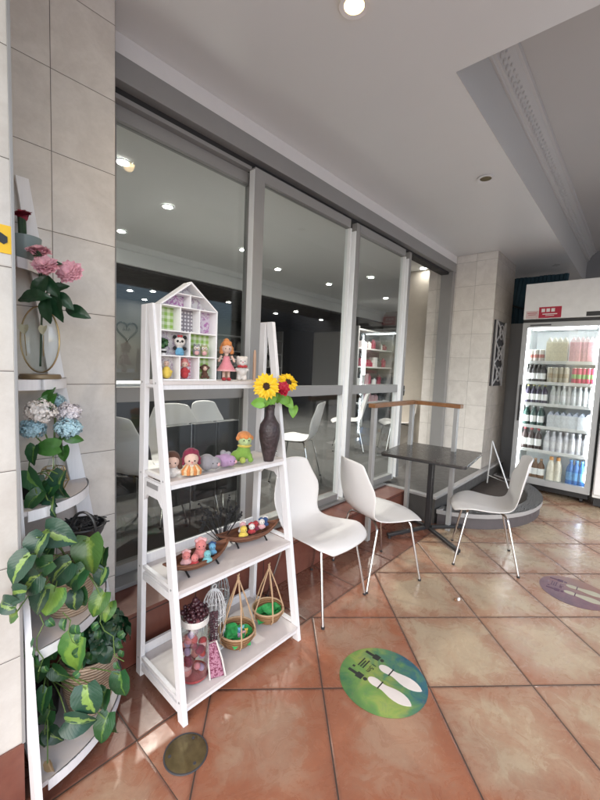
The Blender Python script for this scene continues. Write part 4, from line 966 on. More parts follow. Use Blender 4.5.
# vase with sunflowers
vb = (1.370, 1.418, .966)
t = thing('flower_vase', 'dark carved vase of sunflowers and a red rose on the second tier', 'vase of flowers', vb)
part('vase', MB().lathe([(0, 0), (.026, 0), (.028, .012), (.040, .06), (.051, .115), (.055, .155), (.050, .19), (.033, .217), (.0225, .24), (.022, .27), (.026, .29), (.023, .29), (.018, .265), (.018, .23), (.0, .21)], vb, 28), M['vase'], t)
M['petal'] = paint('sunflower_petal', (.80, .52, .01), .55, var=.15, scale=60); M['seed'] = paint('sunflower_seed_head', (.05, .022, .01), .9, var=.5, scale=120, bump=.003, bscale=200)
def flat_flower(root, c, n, rad, N_, mat, core, corer):
    N_ = Vector(N_).normalized(); A = N_.cross(Vector((0, 0, 1))).normalized(); Bv = A.cross(N_).normalized(); c = Vector(c)
    m = MB()
    for ring, (nn, rr, tl) in enumerate(((n, rad, .15), (n, rad * .88, .4))):
        for k in range(nn):
            a = 2 * PI * (k + ring * .5) / nn + random.uniform(-.08, .08); Dv = A * math.cos(a) + Bv * math.sin(a) + N_ * tl * .5
            m.leaf(c + Dv.normalized() * rr * .66 + N_ * .002 * ring, rr * .75 * random.uniform(.9, 1.1), 0, 0, .42, .1, nrm=N_, heart=False, dirv=Dv)
    part('petals', m, mat, root)
    m = MB(); mt = N_.to_track_quat('Z', 'Y').to_matrix(); m.ball(c + N_ * .003, (corer, corer, corer * .42), 18, 10, mt); hd = part('flower_head', m, core, root)
    m = MB(); m.lathe([(corer * .45, 0), (corer * .6, .0035), (corer * .35, .002)], (0, 0, 0), 18)
    bmesh.ops.transform(m.bm, matrix=Matrix.Translation(c + N_ * (corer * .40)) @ mt.to_4x4(), verts=m.bm.verts); part('seed_ring', m, M['seed'], hd)
def rosebud(root, c, R, mat, N_=(-.6, -.7, .4), n=26, ruffle=.12):
    N_ = Vector(N_).normalized(); A = N_.cross(Vector((0, 0, 1))).normalized(); Bv = A.cross(N_).normalized(); c = Vector(c); m = MB()
    m.ball(c - N_ * R * .1, R * .45, 10, 7)
    for k in range(n):
        t_ = (k + 1) / n; a = k * 2.4; rr = R * (.12 + .55 * t_); Dv = (A * math.cos(a) + Bv * math.sin(a)); up = (N_ * (1.2 - t_) + Dv * (.15 + t_ * .75)).normalized()
        m.leaf(c + Dv * rr * .75 + N_ * R * (.42 - .42 * t_), R * (.55 + .45 * t_), 0, 0, 1.05, .30, nrm=(Dv * -1 + N_ * .6), heart=False, dirv=up)
    part('flower', m, mat, root)
flat_flower(t, (1.305, 1.385, 1.355), 19, .066, (-.62, -.75, .15), M['petal'], M['seed'], .020)
flat_flower(t, (1.495, 1.42, 1.372), 18, .058, (-.25, -.75, .5), M['petal'], M['seed'], .021)
rosebud(t, (1.410, 1.375, 1.340), .044, paint('red_petal', (.42, .006, .03), .6, var=.2), n=30)
m = MB()
for (x, y, z) in ((1.305, 1.40, 1.35), (1.495, 1.435, 1.365), (1.41, 1.39, 1.33)): m.tube([(1.370, 1.418, 1.21), (1.372, 1.416, 1.27), (x, y + .012, z)], .003, 6)
part('stems', m, M['stem'], t)
m = MB()
for (x, y, z, a, L) in ((1.24, 1.38, 1.275, 170, .065), (1.29, 1.39, 1.265, 140, .06), (1.45, 1.39, 1.28, 20, .07), (1.49, 1.40, 1.26, 50, .07), (1.35, 1.38, 1.285, 70, .05), (1.40, 1.40, 1.285, 100, .05), (1.535, 1.41, 1.21, 90, .065), (1.33, 1.40, 1.29, 200, .06), (1.43, 1.40, 1.31, 10, .06)): m.leaf((x, y, z), L, a, .2)
part('leaves', m, paint('fresh_leaf', (.16, .36, .05), .5, var=.2), t)

# ------------------------------------------------ third tier: leaf-shaped boats of small figures
def boat(label, a, b, z, dep, wid):
    a, b = Vector(a), Vector(b); c = (a + b) / 2; t = thing('wooden_boat_bowl', label, 'bowl', (c.x, c.y, z), 'dark wooden boat bowls on the third tier')
    ax = (b - a); L = ax.length; ax.normalize(); sd = Vector((-ax.y, ax.x, 0)); n, k = 18, 10
    m = MB(); G = []
    for i in range(n + 1):
        u = i / n * 2 - 1; w = wid * max(.02, (1 - abs(u) ** 2.2)); zc = z + .012 + .066 * abs(u) ** 2.4; dd = dep * max(.05, (1 - abs(u) ** 2))
        G.append([m.bm.verts.new(c * 1.0 + ax * u * L / 2 + sd * w * math.cos(PI * j / k) + Vector((0, 0, zc - c.z + dd * (1 - math.sin(PI * j / k)) * 1.0 - dd * .0))) for j in range(k + 1)])
    for i in range(n):
        for j in range(k): m.bm.faces.new([G[i][j], G[i][j + 1], G[i + 1][j + 1], G[i + 1][j]])
    part('hull', m, M['boatw'], t, solid=.005)
    for s_ in (-.45, .45):
        p = c + ax * s_ * L / 2; m = MB(); m.tube([(p.x - sd.x * .045, p.y - sd.y * .045, z), (p.x, p.y, z + .030), (p.x + sd.x * .045, p.y + sd.y * .045, z)], .005, 6); part('stand', m, M['black'], t)
    for s_ in (-1, 1):
        rim = [c + ax * (i / n * 2 - 1) * L / 2 + sd * s_ * wid * max(.02, 1 - abs(i / n * 2 - 1) ** 2.2) + Vector((0, 0, z + .012 + .066 * abs(i / n * 2 - 1) ** 2.4 - c.z + dep * max(.05, (1 - abs(i / n * 2 - 1) ** 2)))) for i in range(n + 1)]
        part('rim', MB().tube(rim, .0045, 6), M['boatw'], t)
    return t
boat('left dark wooden boat bowl of coral and blue crochet figures', (.80, 1.44, 0), (1.155, 1.455, 0), .526, .045, .066)
boat('right dark wooden boat bowl of yellow, red and navy crochet figures', (1.13, 1.525, 0), (1.50, 1.455, 0), .526, .045, .064)
def mini(x, y, z, lab, c1, c2, r=.018, ear=None):
    ps = [('body', c1, [(0, 0, r * .9, r), (-r * .8, .004, r * .7, r * .5), (r * .8, .004, r * .7, r * .5)]), ('head', c2, [(0, .004, r * 2.3, r * .95)])]
    if ear: ps.append(('ears', ear, [(-r * .7, .002, r * 3.05, r * .38), (r * .7, .002, r * 3.05, r * .38), (0, -r * .3, r * 2.9, r * .62)]))
    return figure('crochet_toy', lab, 'toy', (x, y, z + .006), ps, eye=(0, .004, r * 2.4, r * .95), grp='small crochet toys in the boat bowls', vox=.003)
mini(.895, 1.42, .570, 'pink and white crochet toy at the left tip of the left boat bowl', LPK, COR, .020, LPK)
mini(.925, 1.40, .560, 'dark red crochet toy lowest in the left boat bowl', REDY, COR, .018)
mini(.975, 1.43, .572, 'coral crochet toy with ears standing tallest in the left boat bowl', COR, COR, .027, LPK)
mini(.985, 1.392, .560, 'pale teal crochet toy in the left boat bowl', TEA, TEA, .018)
mini(1.035, 1.427, 0.566, 'bright blue crochet toy at the right of the left boat bowl', BLU, BLU, .018, NVY)
mini(1.255, 1.467, 0.566, 'yellow crochet toy in the right boat bowl', YEL, YEL, .020)
mini(1.275, 1.497, 0.576, 'cream crochet toy behind the yellow one', WH, LPK, .019, WH)
mini(1.315, 1.472, 0.566, 'red and white crochet toy in the middle of the right boat bowl', REDY, WH, .018, REDY)
mini(1.350, 1.482, 0.568, 'dark red crochet toy in the right boat bowl', MAR, REDY, .018)
mini(1.385, 1.472, 0.572, 'white crochet toy with navy cap at the right of the right boat bowl', LPK, WH, .018, NVY)
mini(1.415, 1.477, 0.576, 'navy crochet toy at the right tip of the right boat bowl', NVY, NVY, .017, WH)
# dried twigs
t = thing('dried_twigs', 'bunch of dark dried twigs with seed heads behind the boat bowls', 'dried flowers', (1.19, 1.56, .526))
m = MB(); m2 = MB()
for i in range(26):
    a, b = random.uniform(-.13, .10), random.uniform(-.05, .04); h = random.uniform(.10, .24); p0 = Vector((1.19, 1.56, .53)); p1 = p0 + Vector((a * .5, b * .5, h * .5)); p2 = p0 + Vector((a, b, h))
    m.tube([p0, p1, p2], .0018, 5)
    for q in range(5): m.ball(p2 + Vector((random.uniform(-.006, .006), random.uniform(-.005, .005), random.uniform(-.03, .01))), random.uniform(.004, .007), 6, 4)
part('twigs', m, BK, t)

# ------------------------------------------------ bottom tier
jb = (.915, 1.375, .081)
t = thing('glass_jar', 'tall glass jar with coral and pink crochet pieces inside and dark beads on top', 'jar', jb)
part('jar', MB().lathe([(0, 0), (.062, .002), (.068, .02), (.068, .22), (.060, .245), (.054, .252), (.058, .28), (.056, .28), (.052, .254), (.057, .243), (.065, .218), (.065, .022), (.058, .006), (0, .005)], jb, 28), M['clear'], t)
part('collar', MB().lathe([(.0595, .25), (.0615, .252), (.0615, .276), (.0595, .278)], jb, 24), WH, t)
part('base_disc', MB().lathe([(0, .0065), (.062, .0065), (.063, .018), (0, .018)], jb, 28), REDY, t)
m = MB(); 
for i in range(130):
    a = random.uniform(0, 2 * PI); r_ = random.uniform(0, .055); m.ball((jb[0] + r_ * math.cos(a), jb[1] + r_ * math.sin(a), jb[2] + .275 + random.uniform(0, .075) * (1 - r_ / .09)), random.uniform(.007, .012), 7, 5)
part('beads', m, paint('dark_wine_bead', (.045, .012, .018), .35), t)
for i in range(34):
    a = random.uniform(0, 2 * PI); z = .025 + i * .0058; r_ = .035
    m = MB(); m.ball((jb[0] + r_ * math.cos(a), jb[1] + r_ * math.sin(a), jb[2] + z + .01), (random.uniform(.014, .024), random.uniform(.014, .022), random.uniform(.012, .02)), 10, 7, Matrix.Rotation(a, 3, 'X'))
    part('yarn_piece', m, [COR, MAR, PUR, MAR, LPK, PKY, REDY][i % 7], t)
# bead strands trailing beside the jar
t = thing('bead_strands', 'dark wine bead strands hanging down the right side of the glass jar', 'beads', (.99, 1.36, .09))
m = MB()
for k in range(7):
    x, y = .978 + k * .006, 1.34 + random.uniform(0, .05); z = .34
    while z > .10 + k * .012: m.ball((x + random.uniform(-.004, .004), y, z), random.uniform(.004, .007), 6, 4); z -= .012
part('strands', m, paint('wine_strand', (.07, .03, .04), .5), t)
# pink mesh bag
t = thing('gift_bag', 'pink and crimson patterned pouch with lace leaning beside the jar', 'bag', (.985, 1.31, .081))
m = MB(); m.hexa([(.945, 1.30, .081), (1.005, 1.272, .081), (1.02, 1.292, .081), (.96, 1.322, .081), (.955, 1.33, .225), (.985, 1.315, .235), (.995, 1.33, .235), (.965, 1.345, .225)])
part('pouch', m, pattern('floral_pouch', 'blot', (.36, .17, .24), (.13, .012, .045), 90), t, bevel=.006)
part('lace_edge', MB().tube([(.945, 1.296, .083), (.952, 1.32, .15), (.956, 1.33, .226), (.986, 1.313, .236), (1.004, 1.29, .15), (1.008, 1.27, .083)], .004, 6), WH, t)
# birdcages
def cage(cx, cy, r, h, label, mat, n=16):
    t = thing('birdcage', label, 'birdcage', (cx, cy, .081), 'ornamental wire cages on the bottom tier')
    part('base', MB().lathe([(0, 0), (r * 1.05, 0), (r * 1.05, .008), (0, .008)], (cx, cy, .081), 24), mat, t)
    m = MB(); hz = h * .58
    for k in range(n):
        a = 2 * PI * k / n; dx, dy = math.cos(a), math.sin(a)
        m.tube([(cx + dx * r, cy + dy * r, .089), (cx + dx * r, cy + dy * r, .081 + hz)] + [(cx + dx * r * math.cos(q), cy + dy * r * math.cos(q), .081 + hz + (h - hz) * math.sin(q)) for q in (.3, .6, .9, 1.2, 1.5)], .0019, 5)
    part('wires', m, mat, t)
    m = MB()
    for z in (.3, .58): m.tube([(cx + r * math.cos(2 * PI * k / 24), cy + r * math.sin(2 * PI * k / 24), .081 + h * z) for k in range(24)], .0028, 5, closed=True)
    for k in range(n):
        a0 = 2 * PI * (k + .5) / n; cz = .081 + h * .66; rr = r * .97
        m.tube([(cx + math.cos(a0 + .14 * math.cos(q)) * rr, cy + math.sin(a0 + .14 * math.cos(q)) * rr, cz + .016 * math.sin(q)) for q in [i * PI / 4 for i in range(8)]], .0015, 4, closed=True)
    part('scrollwork', m, mat, t)
    part('finial', MB().tube([(cx + .012 * math.cos(2 * PI * k / 12), cy, .081 + h + .011 + .012 * math.sin(2 * PI * k / 12)) for k in range(12)], .002, 5, closed=True), mat, t)
cage(1.085, 1.47, .056, .285, 'white lacy wire birdcage behind the glass jar', M['white'])
cage(1.19, 1.565, .050, .29, 'grey wire birdcage behind the front coconut basket', M['steel'])
# coconut baskets
def coconut(cx, cy, R, label, top, toys):
    t = thing('coconut_basket', label, 'basket', (cx, cy, .081), 'coconut shell baskets with twine handles')
    part('bowl', MB().lathe([(0, 0), (R * .45, .002), (R * .78, R * .28), (R * .97, R * .68), (R, R * .95), (R * .95, R * .95), (R * .91, R * .68), (R * .7, R * .32), (0, R * .2)], (cx, cy, .081), 28), M['coco'], t)
    part('rim', MB().tube([(cx + R * .985 * math.cos(2 * PI * k / 28), cy + R * .985 * math.sin(2 * PI * k / 28), .081 + R * .95) for k in range(28)], .0045, 6, closed=True), M['rope'], t)
    m = MB(); n = 5; apex = Vector((cx, cy, top))
    for k in range(n):
        a = 2 * PI * k / n + .5; b0 = Vector((cx + R * 1.01 * math.cos(a), cy + R * 1.01 * math.sin(a), .081 + R * .9))
        m.tube([Vector((cx + R * .7 * math.cos(a), cy + R * .7 * math.sin(a), .081 + R * .18)), b0 + Vector((0, 0, -.03)), b0, b0.lerp(apex, .5) + Vector((math.cos(a + 1) * .006, math.sin(a + 1) * .006, 0)), apex], .0038, 6)
    part('twine_handle', m, M['rope'], t)
    m = MB(); m.ball(apex, .008, 8, 6); m.tube([apex, apex + Vector((.004, 0, .022))], .003, 6); m.tube([apex, apex + Vector((-.006, 0, .018))], .003, 6); part('knot', m, M['rope'], t)
    m = MB()
    for k in range(22):
        a = random.uniform(0, 2 * PI); r_ = R * random.uniform(.1, .78); m.leaf((cx + r_ * math.cos(a), cy + r_ * math.sin(a), .081 + R * random.uniform(.5, .75)), R * random.uniform(.5, .8), random.uniform(0, 360), 0, 1, .3, nrm=(math.cos(a) * -.5, math.sin(a) * -.5, 1), heart=False, dirv=(math.cos(a), math.sin(a), .5))
    part('green_lining', m, paint('green_felt', (.03, .36, .09), .7, var=.2), t)
coconut(1.163, 1.385, .090, 'front coconut basket with green lining and tiny pastel toys', .425, True)
coconut(1.395, 1.41, .084, 'rear coconut basket with green lining only, by the right leg', .385, False)
for (dx, dy, dz, c1, lab) in ((-.015, -.030, .050, PUR, 'tiny lilac toy in the front coconut basket'), (.0, -.012, .062, BLU, 'tiny blue toy in the front coconut basket'), (.030, -.028, .050, YEL, 'tiny yellow toy in the front coconut basket'), (.012, -.034, .050, LPK, 'tiny pink toy in the front coconut basket'), (.026, -.006, .058, TEA, 'tiny teal toy in the front coconut basket')):
    figure('tiny_toy', lab, 'toy', (1.168 + dx, 1.385 + dy, .081 + dz), [('body', c1, [(0, 0, .008, .010), (0, 0, .022, .009), (-.006, 0, .031, .004), (.006, 0, .031, .004)])], eye=(0, 0, .022, .0095), grp='tiny toys in the front coconut basket', vox=.0025)

# ================================================================== CORNER SHELF AND ITS PLANTS
CX, CY = .300, 1.762
t = thing('corner_shelf', 'white corner shelf with curved tiers squeezed between the near pier and the tiled wall', 'shelf', (CX, CY, 0))
def board(axis):
    m = MB()
    z0, z1, zt = 0, 1.9, 2.10
    def pt(d0, z, th_): return (CX + d0, CY - th_, z) if axis == 'x' else (CX + th_, CY - d0, z)
    a = []
    for z, o_, w_ in ((0, .475, .062), (1.35, .232, .056), (2.10, .118, .040)):
        a.append([pt(o_ - w_, z, .001), pt(o_, z, .001), pt(o_, z, .020), pt(o_ - w_, z, .020)])
    for lo, hi in zip(a, a[1:]): m.hexa(lo + hi)
    bmesh.ops.remove_doubles(m.bm, verts=m.bm.verts, dist=1e-5); return m
part('side_post', board('x'), M['white2'], t, smooth=False)
part('side_post', board('y'), M['white2'], t, smooth=False)
for z, r_ in ((.08, .425), (.50, .365), (.95, .30), (1.375, .225), (1.79, .145)):
    pts = [(CX + .0, CY)] + [(CX + r_ * math.cos(math.radians(-a)), CY + r_ * math.sin(math.radians(-a))) for a in range(0, 91, 5)]
    pts = [(max(x, CX + .021), min(y, CY - .021)) for x, y in pts]
    part('curved_tier', MB().prism(pts, 'z', z - .016, z), M['shelfboard'], t, smooth=False)
    rim = [(CX + r_ * math.cos(math.radians(-a)), CY + r_ * math.sin(math.radians(-a)), z - .012) for a in range(4, 87, 4)]
    m = MB()
    for p, q in zip(rim, rim[1:]):
        nx, ny = (Vector(p[:2]) - Vector((CX, CY))).normalized(); n2 = (Vector(q[:2]) - Vector((CX, CY))).normalized()
        m.hexa([(p[0] + nx * .0005, p[1] + ny * .0005, z - .035), (q[0] + n2.x * .0005, q[1] + n2.y * .0005, z - .035), (q[0] + n2.x * .006, q[1] + n2.y * .006, z - .035), (p[0] + nx * .006, p[1] + ny * .006, z - .035), (p[0] + nx * .0005, p[1] + ny * .0005, z + .001), (q[0] + n2.x * .0005, q[1] + n2.y * .0005, z + .001), (q[0] + n2.x * .006, q[1] + n2.y * .006, z + .001), (p[0] + nx * .006, p[1] + ny * .006, z + .001)])
    bmesh.ops.remove_doubles(m.bm, verts=m.bm.verts, dist=1e-5)
    part('tier_edge', m, M['white2'], t)
# top: red flowers in a teal-grey pot
t = thing('red_flower_pot', 'small crimson flower ball in a grey-blue pot on the highest corner tier', 'potted flower', (.385, 1.69, 1.791))
part('pot', MB().lathe([(0, 0), (.040, 0), (.050, .085), (.047, .085), (.042, .07), (0, .07)], (.392, 1.69, 1.791), 24), paint('grey_blue_glaze', (.20, .26, .27), .35), t)
part('stem', MB().tube([(.385, 1.69, 1.86), (.383, 1.69, 1.94)], .013, 8), M['leafd'], t)
rosebud(t, (.385, 1.69, 1.948), .036, paint('crimson_petal', (.25, .012, .04), .7), (-.3, -.4, .9), 28)
# glass vase with peonies
vb = (.418, 1.635, 1.376)
t = thing('peony_vase', 'flat oval glass vase with gold rim holding pink peonies', 'vase of flowers', vb)
GOLD = paint('antique_gold', (.42, .32, .17), .35, .8)
part('base_disc', MB().lathe([(0, 0), (.064, 0), (.066, .006), (.062, .016), (0, .016)], vb, 32), paint('brown_gold_disc', (.22, .16, .09), .4, .3), t)
vx = Vector((.667, -.745, 0))
def orb(a, rx=.070, rz=.118, off=.0): return Vector(vb) + vx * rx * math.cos(a) + Vector((off * -.745, off * -.667, .140 + rz * math.sin(a)))
part('gold_rim', MB().tube([orb(2 * PI * k / 40) for k in range(40)], .0028, 6, closed=True), GOLD, t)
m = MB(); m.ball(Vector(vb) + Vector((0, 0, .140)), (.066, .030, .114), 24, 16, Matrix.Rotation(math.atan2(-.745, .667), 3, 'Z')); part('glass_body', m, M['clear'], t)
for s_ in (-.45, .5):
    m = MB(); m.leaf(orb(0, .07 * s_, 0, .034) + Vector((0, 0, .03)), .032, 90, 0, 1.1, .05, nrm=(-.745, -.667, 0)); fl = part('painted_flower', m, paint('cream_enamel', (.5, .48, .34), .4), t)
    part('painted_stem', MB().tube([orb(0, .07 * s_, 0, .033) + Vector((0, 0, .015)), orb(0, .07 * s_ * .9, 0, .030) + Vector((0, 0, -.06))], .0015, 5), GOLD, fl)
m = MB()
for (x, y, z) in ((.413, 1.60, 1.806), (.408, 1.55, 1.75), (.493, 1.58, 1.76)): m.tube([(.418, 1.635, 1.42), (.422, 1.625, 1.60), (x, y + .01, z)], .0035, 6)
part('stems', m, M['leafd'], t)
m = MB()
for (x, y, z, L, a) in ((.38, 1.56, 1.655, .11, 170), (.40, 1.56, 1.69, .10, 120), (.45, 1.56, 1.64, .12, 80), (.47, 1.56, 1.66, .09, 40), (.52, 1.58, 1.625, .10, 20), (.43, 1.55, 1.70, .09, 60), (.46, 1.59, 1.70, .08, -30), (.42, 1.56, 1.62, .10, 90), (.395, 1.57, 1.80, .05, 200), (.45, 1.58, 1.78, .05, -20)): m.leaf((x, y, z), L, a, .15, .5, heart=False)
part('leaves', m, M['leafd'], t)
PEO = paint('peony_petal', (.80, .42, .50), .6, var=.2, scale=50)
rosebud(t, (.410, 1.60, 1.812), .042, PEO, (-.3, -.5, .9), 60); rosebud(t, (.415, 1.545, 1.757), .045, PEO, (-.4, -.7, .5), 60); rosebud(t, (.500, 1.57, 1.757), .047, PEO, (-.6, -.7, .2), 70)
# hydrangeas in a gold wire bottle holder
hb = (.445, 1.60, .951)
t = thing('hydrangea_vase', 'white and pale blue hydrangeas in a glass bottle with gold wire frame', 'vase of flowers', hb)
part('bottle', MB().lathe([(0, .004), (.022, .004), (.024, .01), (.024, .09), (.012, .13), (.012, .16)], hb, 20), M['clear'], t)
m = MB(); R1 = [(hb[0] + .03 * math.cos(2 * PI * k / 6), hb[1] + .03 * math.sin(2 * PI * k / 6), hb[2] + .003) for k in range(6)]; R2 = [(hb[0] + .05 * math.cos(2 * PI * (k + .5) / 6), hb[1] + .05 * math.sin(2 * PI * (k + .5) / 6), hb[2] + .05) for k in range(6)]; R3 = [(hb[0] + .035 * math.cos(2 * PI * k / 6), hb[1] + .035 * math.sin(2 * PI * k / 6), hb[2] + .098) for k in range(6)]
for R_ in (R1, R2, R3): m.tube(R_, .0022, 5, closed=True)
for k in range(6): m.tube([R1[k], R2[k], R3[k]], .0022, 5); m.tube([R1[(k + 1) % 6], R2[k], R3[(k + 1) % 6]], .0022, 5)
part('wire_frame', m, GOLD, t)
def hydrangea(root, c, R, mat, n=110):
    c = Vector(c); m = MB()
    for k in range(n):
        v = Vector((random.gauss(0, 1), random.gauss(0, 1), random.gauss(0, 1))).normalized(); q_ = random.uniform(.82, 1.1) * (1 + .12 * math.sin(v.x * 5 + c.x * 90) * math.cos(v.z * 4)); p = c + Vector((v.x * R * q_, v.y * R * q_, v.z * R * .78 * q_))
        A = v.orthogonal().normalized(); Bv = v.cross(A); s0 = random.uniform(0, 6)
        for q in range(4):
            a = s0 + q * PI / 2; Dv = A * math.cos(a) + Bv * math.sin(a)
            m.leaf(p + Dv * R * .10 + v * random.uniform(-.003, .006), R * .22, 0, 0, 1.1, .15, nrm=v, heart=False, dirv=Dv + v * .2)
    m.ball(c, (R * .72, R * .72, R * .55), 10, 7); part('flower', m, mat, root)
HW = paint('hydrangea_white', (.84, .80, .77), .7, var=.1); HBm = paint('hydrangea_blue', (.42, .62, .70), .7, var=.2); HL = paint('hydrangea_lilac', (.72, .68, .72), .7, var=.1)
for (x, y, z, R_, mt) in ((.392, 1.55, 1.268, .044, HW), (.375, 1.57, 1.205, .036, HBm), (.462, 1.62, 1.295, .026, HBm), (.492, 1.575, 1.255, .038, HL), (.478, 1.54, 1.203, .040, HBm)): hydrangea(t, (x, y, z), R_, mt, 170)
m = MB()
for (x, y, z) in ((.392, 1.57, 1.25), (.375, 1.58, 1.19), (.462, 1.62, 1.28), (.492, 1.58, 1.24), (.478, 1.55, 1.19)): m.tube([(hb[0], hb[1], hb[2] + .02), (hb[0], hb[1], hb[2] + .15), (x, y, z)], .003, 6)
part('stems', m, M['stem'], t)
m = MB()
for (x, y, z, L, a) in ((.42, 1.56, 1.30, .08, -60), (.40, 1.53, 1.14, .09, 170), (.45, 1.55, 1.13, .07, 70), (.50, 1.54, 1.16, .06, 20), (.43, 1.57, 1.33, .06, -90), (.47, 1.57, 1.10, .06, 90)): m.leaf((x, y, z), L, a, .2, .7)
part('leaves', m, M['leafm'], t)
# philodendron on the 0.95 tier
def vine(root, pot, leaves, seed=1):
    rnd = random.Random(seed); random.seed(seed); ms = {}
    ml = MB(); st = MB(); keys = ['lv', 'lv2', 'll', 'lg', 'lt']
    for (x, y, z, L, a, k) in leaves:
        kk = {'v': rnd.choice(['lv', 'lv2']), 'l': 'll', 'g': 'lg', 't': 'lt'}[k]; ml.mi = keys.index(kk)
        L2 = L * .98; ml.leaf((x, y, z), L2, a, rnd.uniform(-.1, .25), rnd.uniform(.74, .9) if k != 'g' else .7, rnd.uniform(.15, .42))
        q = math.radians(a); base = Vector((x, y, z)) - (Vector((.667, -.745, 0)) * math.cos(q) + Vector((0, 0, -1)) * math.sin(q)) * L2 * .45
        P = Vector(pot); mid = base.lerp(P, .5) + Vector((0, -.01, .03 + .05 * rnd.random()))
        pts = [base.lerp(mid, t_ / 6).lerp(mid.lerp(P, t_ / 6), t_ / 6) for t_ in range(7)]
        st.tube(pts, .0022, 5)
    part('foliage', ml, [M[k] for k in keys], root); part('vines', st, M['stem'], root)
t = thing('trailing_plant', 'green heart-leaved plant in a small dark pot beside the gold wire frame', 'potted plant', (.375, 1.60, .951))
part('pot', MB().lathe([(0, 0), (.034, 0), (.042, .06), (.038, .06), (0, .05)], (.368, 1.62, .951), 20), M['black'], t)
vine(t, (.368, 1.62, 1.0), [(.369, 1.55, 1.112, .074, 95, 'g'), (.362, 1.50, 1.028, .101, 60, 'g'), (.43, 1.50, 1.006, .098, 90, 'v'), (.393, 1.50, .958, .083, 20, 'v'), (.37, 1.56, 1.00, .08, 140, 'g'), (.41, 1.52, .985, .09, 110, 'g'), (.45, 1.53, .965, .07, 40, 'g'), (.40, 1.47, .94, .07, 70, 'v'), (.35, 1.49, .97, .08, 120, 'g')], 3)
# black bucket basket + woven pot with the big variegated plant, on the 0.5 tier
t = thing('variegated_plant', 'lush trailing plant with lime-streaked heart leaves in a woven pot on the middle corner tier', 'potted plant', (.50, 1.56, .501))
part('pot', MB().lathe([(0, 0), (.066, .0), (.080, .07), (.086, .15), (.084, .19), (.080, .19), (.080, .15), (.0, .14)], (.485, 1.565, .501), 32), M['woven'], t)
big = [(.325, 1.36, .859, .093, 100, 'v'), (.402, 1.38, .873, .11, 20, 'v'), (.275, 1.33, .822, .099, 110, 'v'), (.387, 1.36, .751, .11, 130, 'v'), (.49, 1.38, .771, .13, 80, 'l'), (.358, 1.34, .679, .096, 110, 'l'), (.262, 1.33, .756, .075, 170, 'v'), (.433, 1.38, .698, .114, 125, 'g'), (.464, 1.38, .628, .075, 80, 'g'), (.442, 1.38, .623, .074, 90, 'v'), (.506, 1.36, .594, .091, 110, 'l'), (.539, 1.36, .553, .072, 100, 'l'), (.539, 1.40, .728, .092, 90, 'g'), (.526, 1.38, .681, .07, 100, 'v'), (.30, 1.33, .765, .09, 130, 'v'), (.33, 1.35, .80, .09, 150, 'g'), (.36, 1.38, .80, .09, 90, 'g'), (.325, 1.33, .70, .08, 100, 'v'), (.24, 1.33, .74, .07, 190, 'v'), (.25, 1.32, .70, .06, 150, 'l')]
vine(t, (.47, 1.53, .70), big, 5)
t = thing('black_basket', 'round black wire basket with loop handle on top of the woven pot', 'basket', (.535, 1.56, .70))
bc = Vector((.530, 1.560, .765))
part('bowl', MB().lathe([(.0, .0), (.045, .0), (.072, .05), (.078, .075), (.074, .075), (.066, .05), (0, .01)], bc + Vector((0, 0, -.02)), 28), M['black'], t)
part('rim', MB().tube([bc + Vector((.078 * math.cos(2 * PI * k / 28), .078 * math.sin(2 * PI * k / 28), .055)) for k in range(28)], .005, 6, closed=True), M['black'], t)
part('handle', MB().tube([bc + Vector((-.05, -.03, .055)) + Vector((.667, -.745, 0)) * .045 * (1 - math.cos(PI * k / 12)) + Vector((0, 0, .072 * math.sin(PI * k / 12))) for k in range(13)], .005, 6), M['black'], t)
m = MB()
for k in range(50):
    a = random.uniform(0, 2 * PI); r_ = random.uniform(.01, .07); p = bc + Vector((r_ * math.cos(a), r_ * math.sin(a), .05)); m.tube([p, p + Vector((random.uniform(-.03, .03), random.uniform(-.03, .03), .018)), p + Vector((random.uniform(-.05, .05), random.uniform(-.05, .05), random.uniform(-.01, .02)))], .0028, 5)
part('twigs', m, BK, t)
t = thing('hanging_vine', 'thin loose green vine with small plain leaves hanging off the middle corner tier', 'vine', (.46, 1.40, .55))
vl = MB(); vs = MB(); random.seed(21)
for (x, y, z, n_, dx) in ((.40, 1.36, .62, 7, .010), (.50, 1.37, .60, 8, .012), (.345, 1.40, .62, 6, -.002)):
    pts = []
    for i in range(n_):
        p = Vector((x + dx * i + .012 * math.sin(i * 1.9), y - .004 * i, z - .036 * i)); pts.append(p)
        if i: vl.leaf(p + Vector((random.choice((-1, 1)) * .022, 0, -.01)), random.uniform(.030, .048), random.uniform(40, 140), .2, .8, .3)
    vs.tube(pts, .0018, 5)
part('foliage', vl, M['lg'], t); part('stems', vs, M['stem'], t)
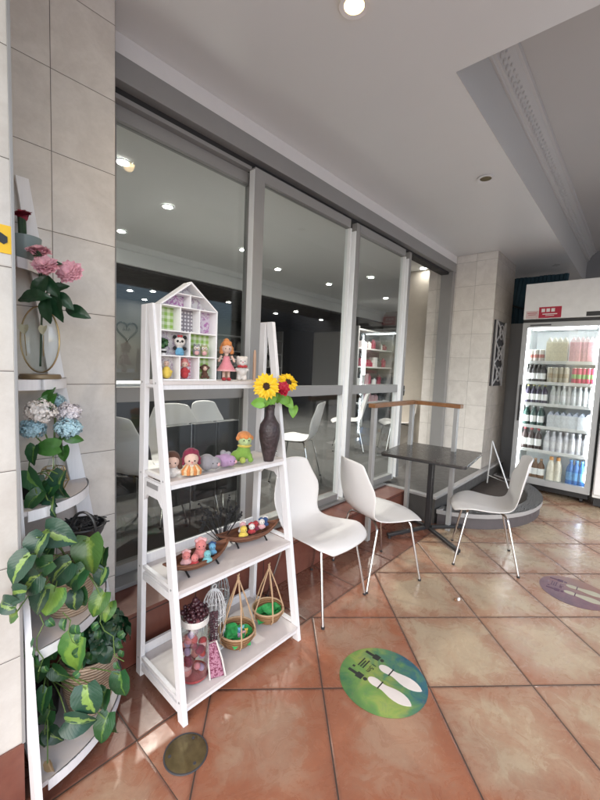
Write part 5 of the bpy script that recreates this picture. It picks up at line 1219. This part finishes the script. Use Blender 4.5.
# bottom: dark ruffled plant in woven basket and lower vine
t = thing('ruffled_plant', 'dense dark green plant in a pale woven basket on the lowest corner tier', 'potted plant', (.56, 1.56, .081))
part('pot', MB().lathe([(0, 0), (.072, .0), (.092, .08), (.102, .17), (.104, .23), (.098, .23), (.095, .17), (0, .16)], (.548, 1.545, .081), 32), M['woven'], t)
m = MB(); random.seed(11)
for k in range(230):
    a = random.uniform(0, 2 * PI); e = random.uniform(.0, 1.35); rr = random.uniform(.75, 1.08); v = Vector((math.cos(a) * math.cos(e) * .125, math.sin(a) * math.cos(e) * .115, math.sin(e) * .125)) * rr
    p = Vector((.565, 1.545, .325)) + v
    if p.y > 1.70 or p.x < .325: continue
    m.leaf(p, random.uniform(.03, .055), 0, 0, 1.1, random.uniform(.2, .5), nrm=v + Vector((0, 0, .02)), dirv=Vector((v.x, v.y, -.05)) + Vector((random.uniform(-.05, .05), random.uniform(-.05, .05), 0)))
part('foliage', m, M['leafd'], t)
m = MB(); 
for k in range(40):
    a = random.uniform(0, 2 * PI); m.tube([(.55, 1.545, .26), (.56 + .07 * math.cos(a), 1.545 + .06 * math.sin(a), .34), (.565 + .11 * math.cos(a), 1.545 + .1 * math.sin(a), .38)], .002, 4)
part('stems', m, M['stemb'], t)
t = thing('low_vine', 'straggling variegated vine in a black pot trailing off the lowest corner tier', 'potted plant', (.40, 1.60, .081))
part('pot', MB().lathe([(0, 0), (.05, 0), (.062, .13), (.058, .13), (0, .11)], (.405, 1.62, .081), 24), M['black'], t)
vine(t, (.41, 1.58, .25), [(.431, 1.36, .443, .148, 100, 'l'), (.474, 1.34, .263, .118, 75, 'v'), (.445, 1.34, .205, .103, 10, 'v'), (.517, 1.34, .126, .108, 100, 'g'), (.548, 1.34, .115, .088, 80, 'g'), (.592, 1.36, .236, .111, 80, 'g'), (.521, 1.36, .216, .10, 100, 'g'), (.355, 1.42, .29, .084, 90, 'g'), (.359, 1.36, .090, .05, 60, 't'), (.36, 1.48, .36, .09, 100, 'g'), (.38, 1.47, .24, .08, 60, 'g'), (.37, 1.45, .19, .08, 110, 'g'), (.40, 1.50, .40, .09, 80, 'g'), (.36, 1.50, .43, .08, 120, 'g'), (.42, 1.46, .33, .08, 40, 'g'), (.39, 1.42, .14, .07, 40, 'v'), (.36, 1.44, .13, .06, 100, 'g')], 8)
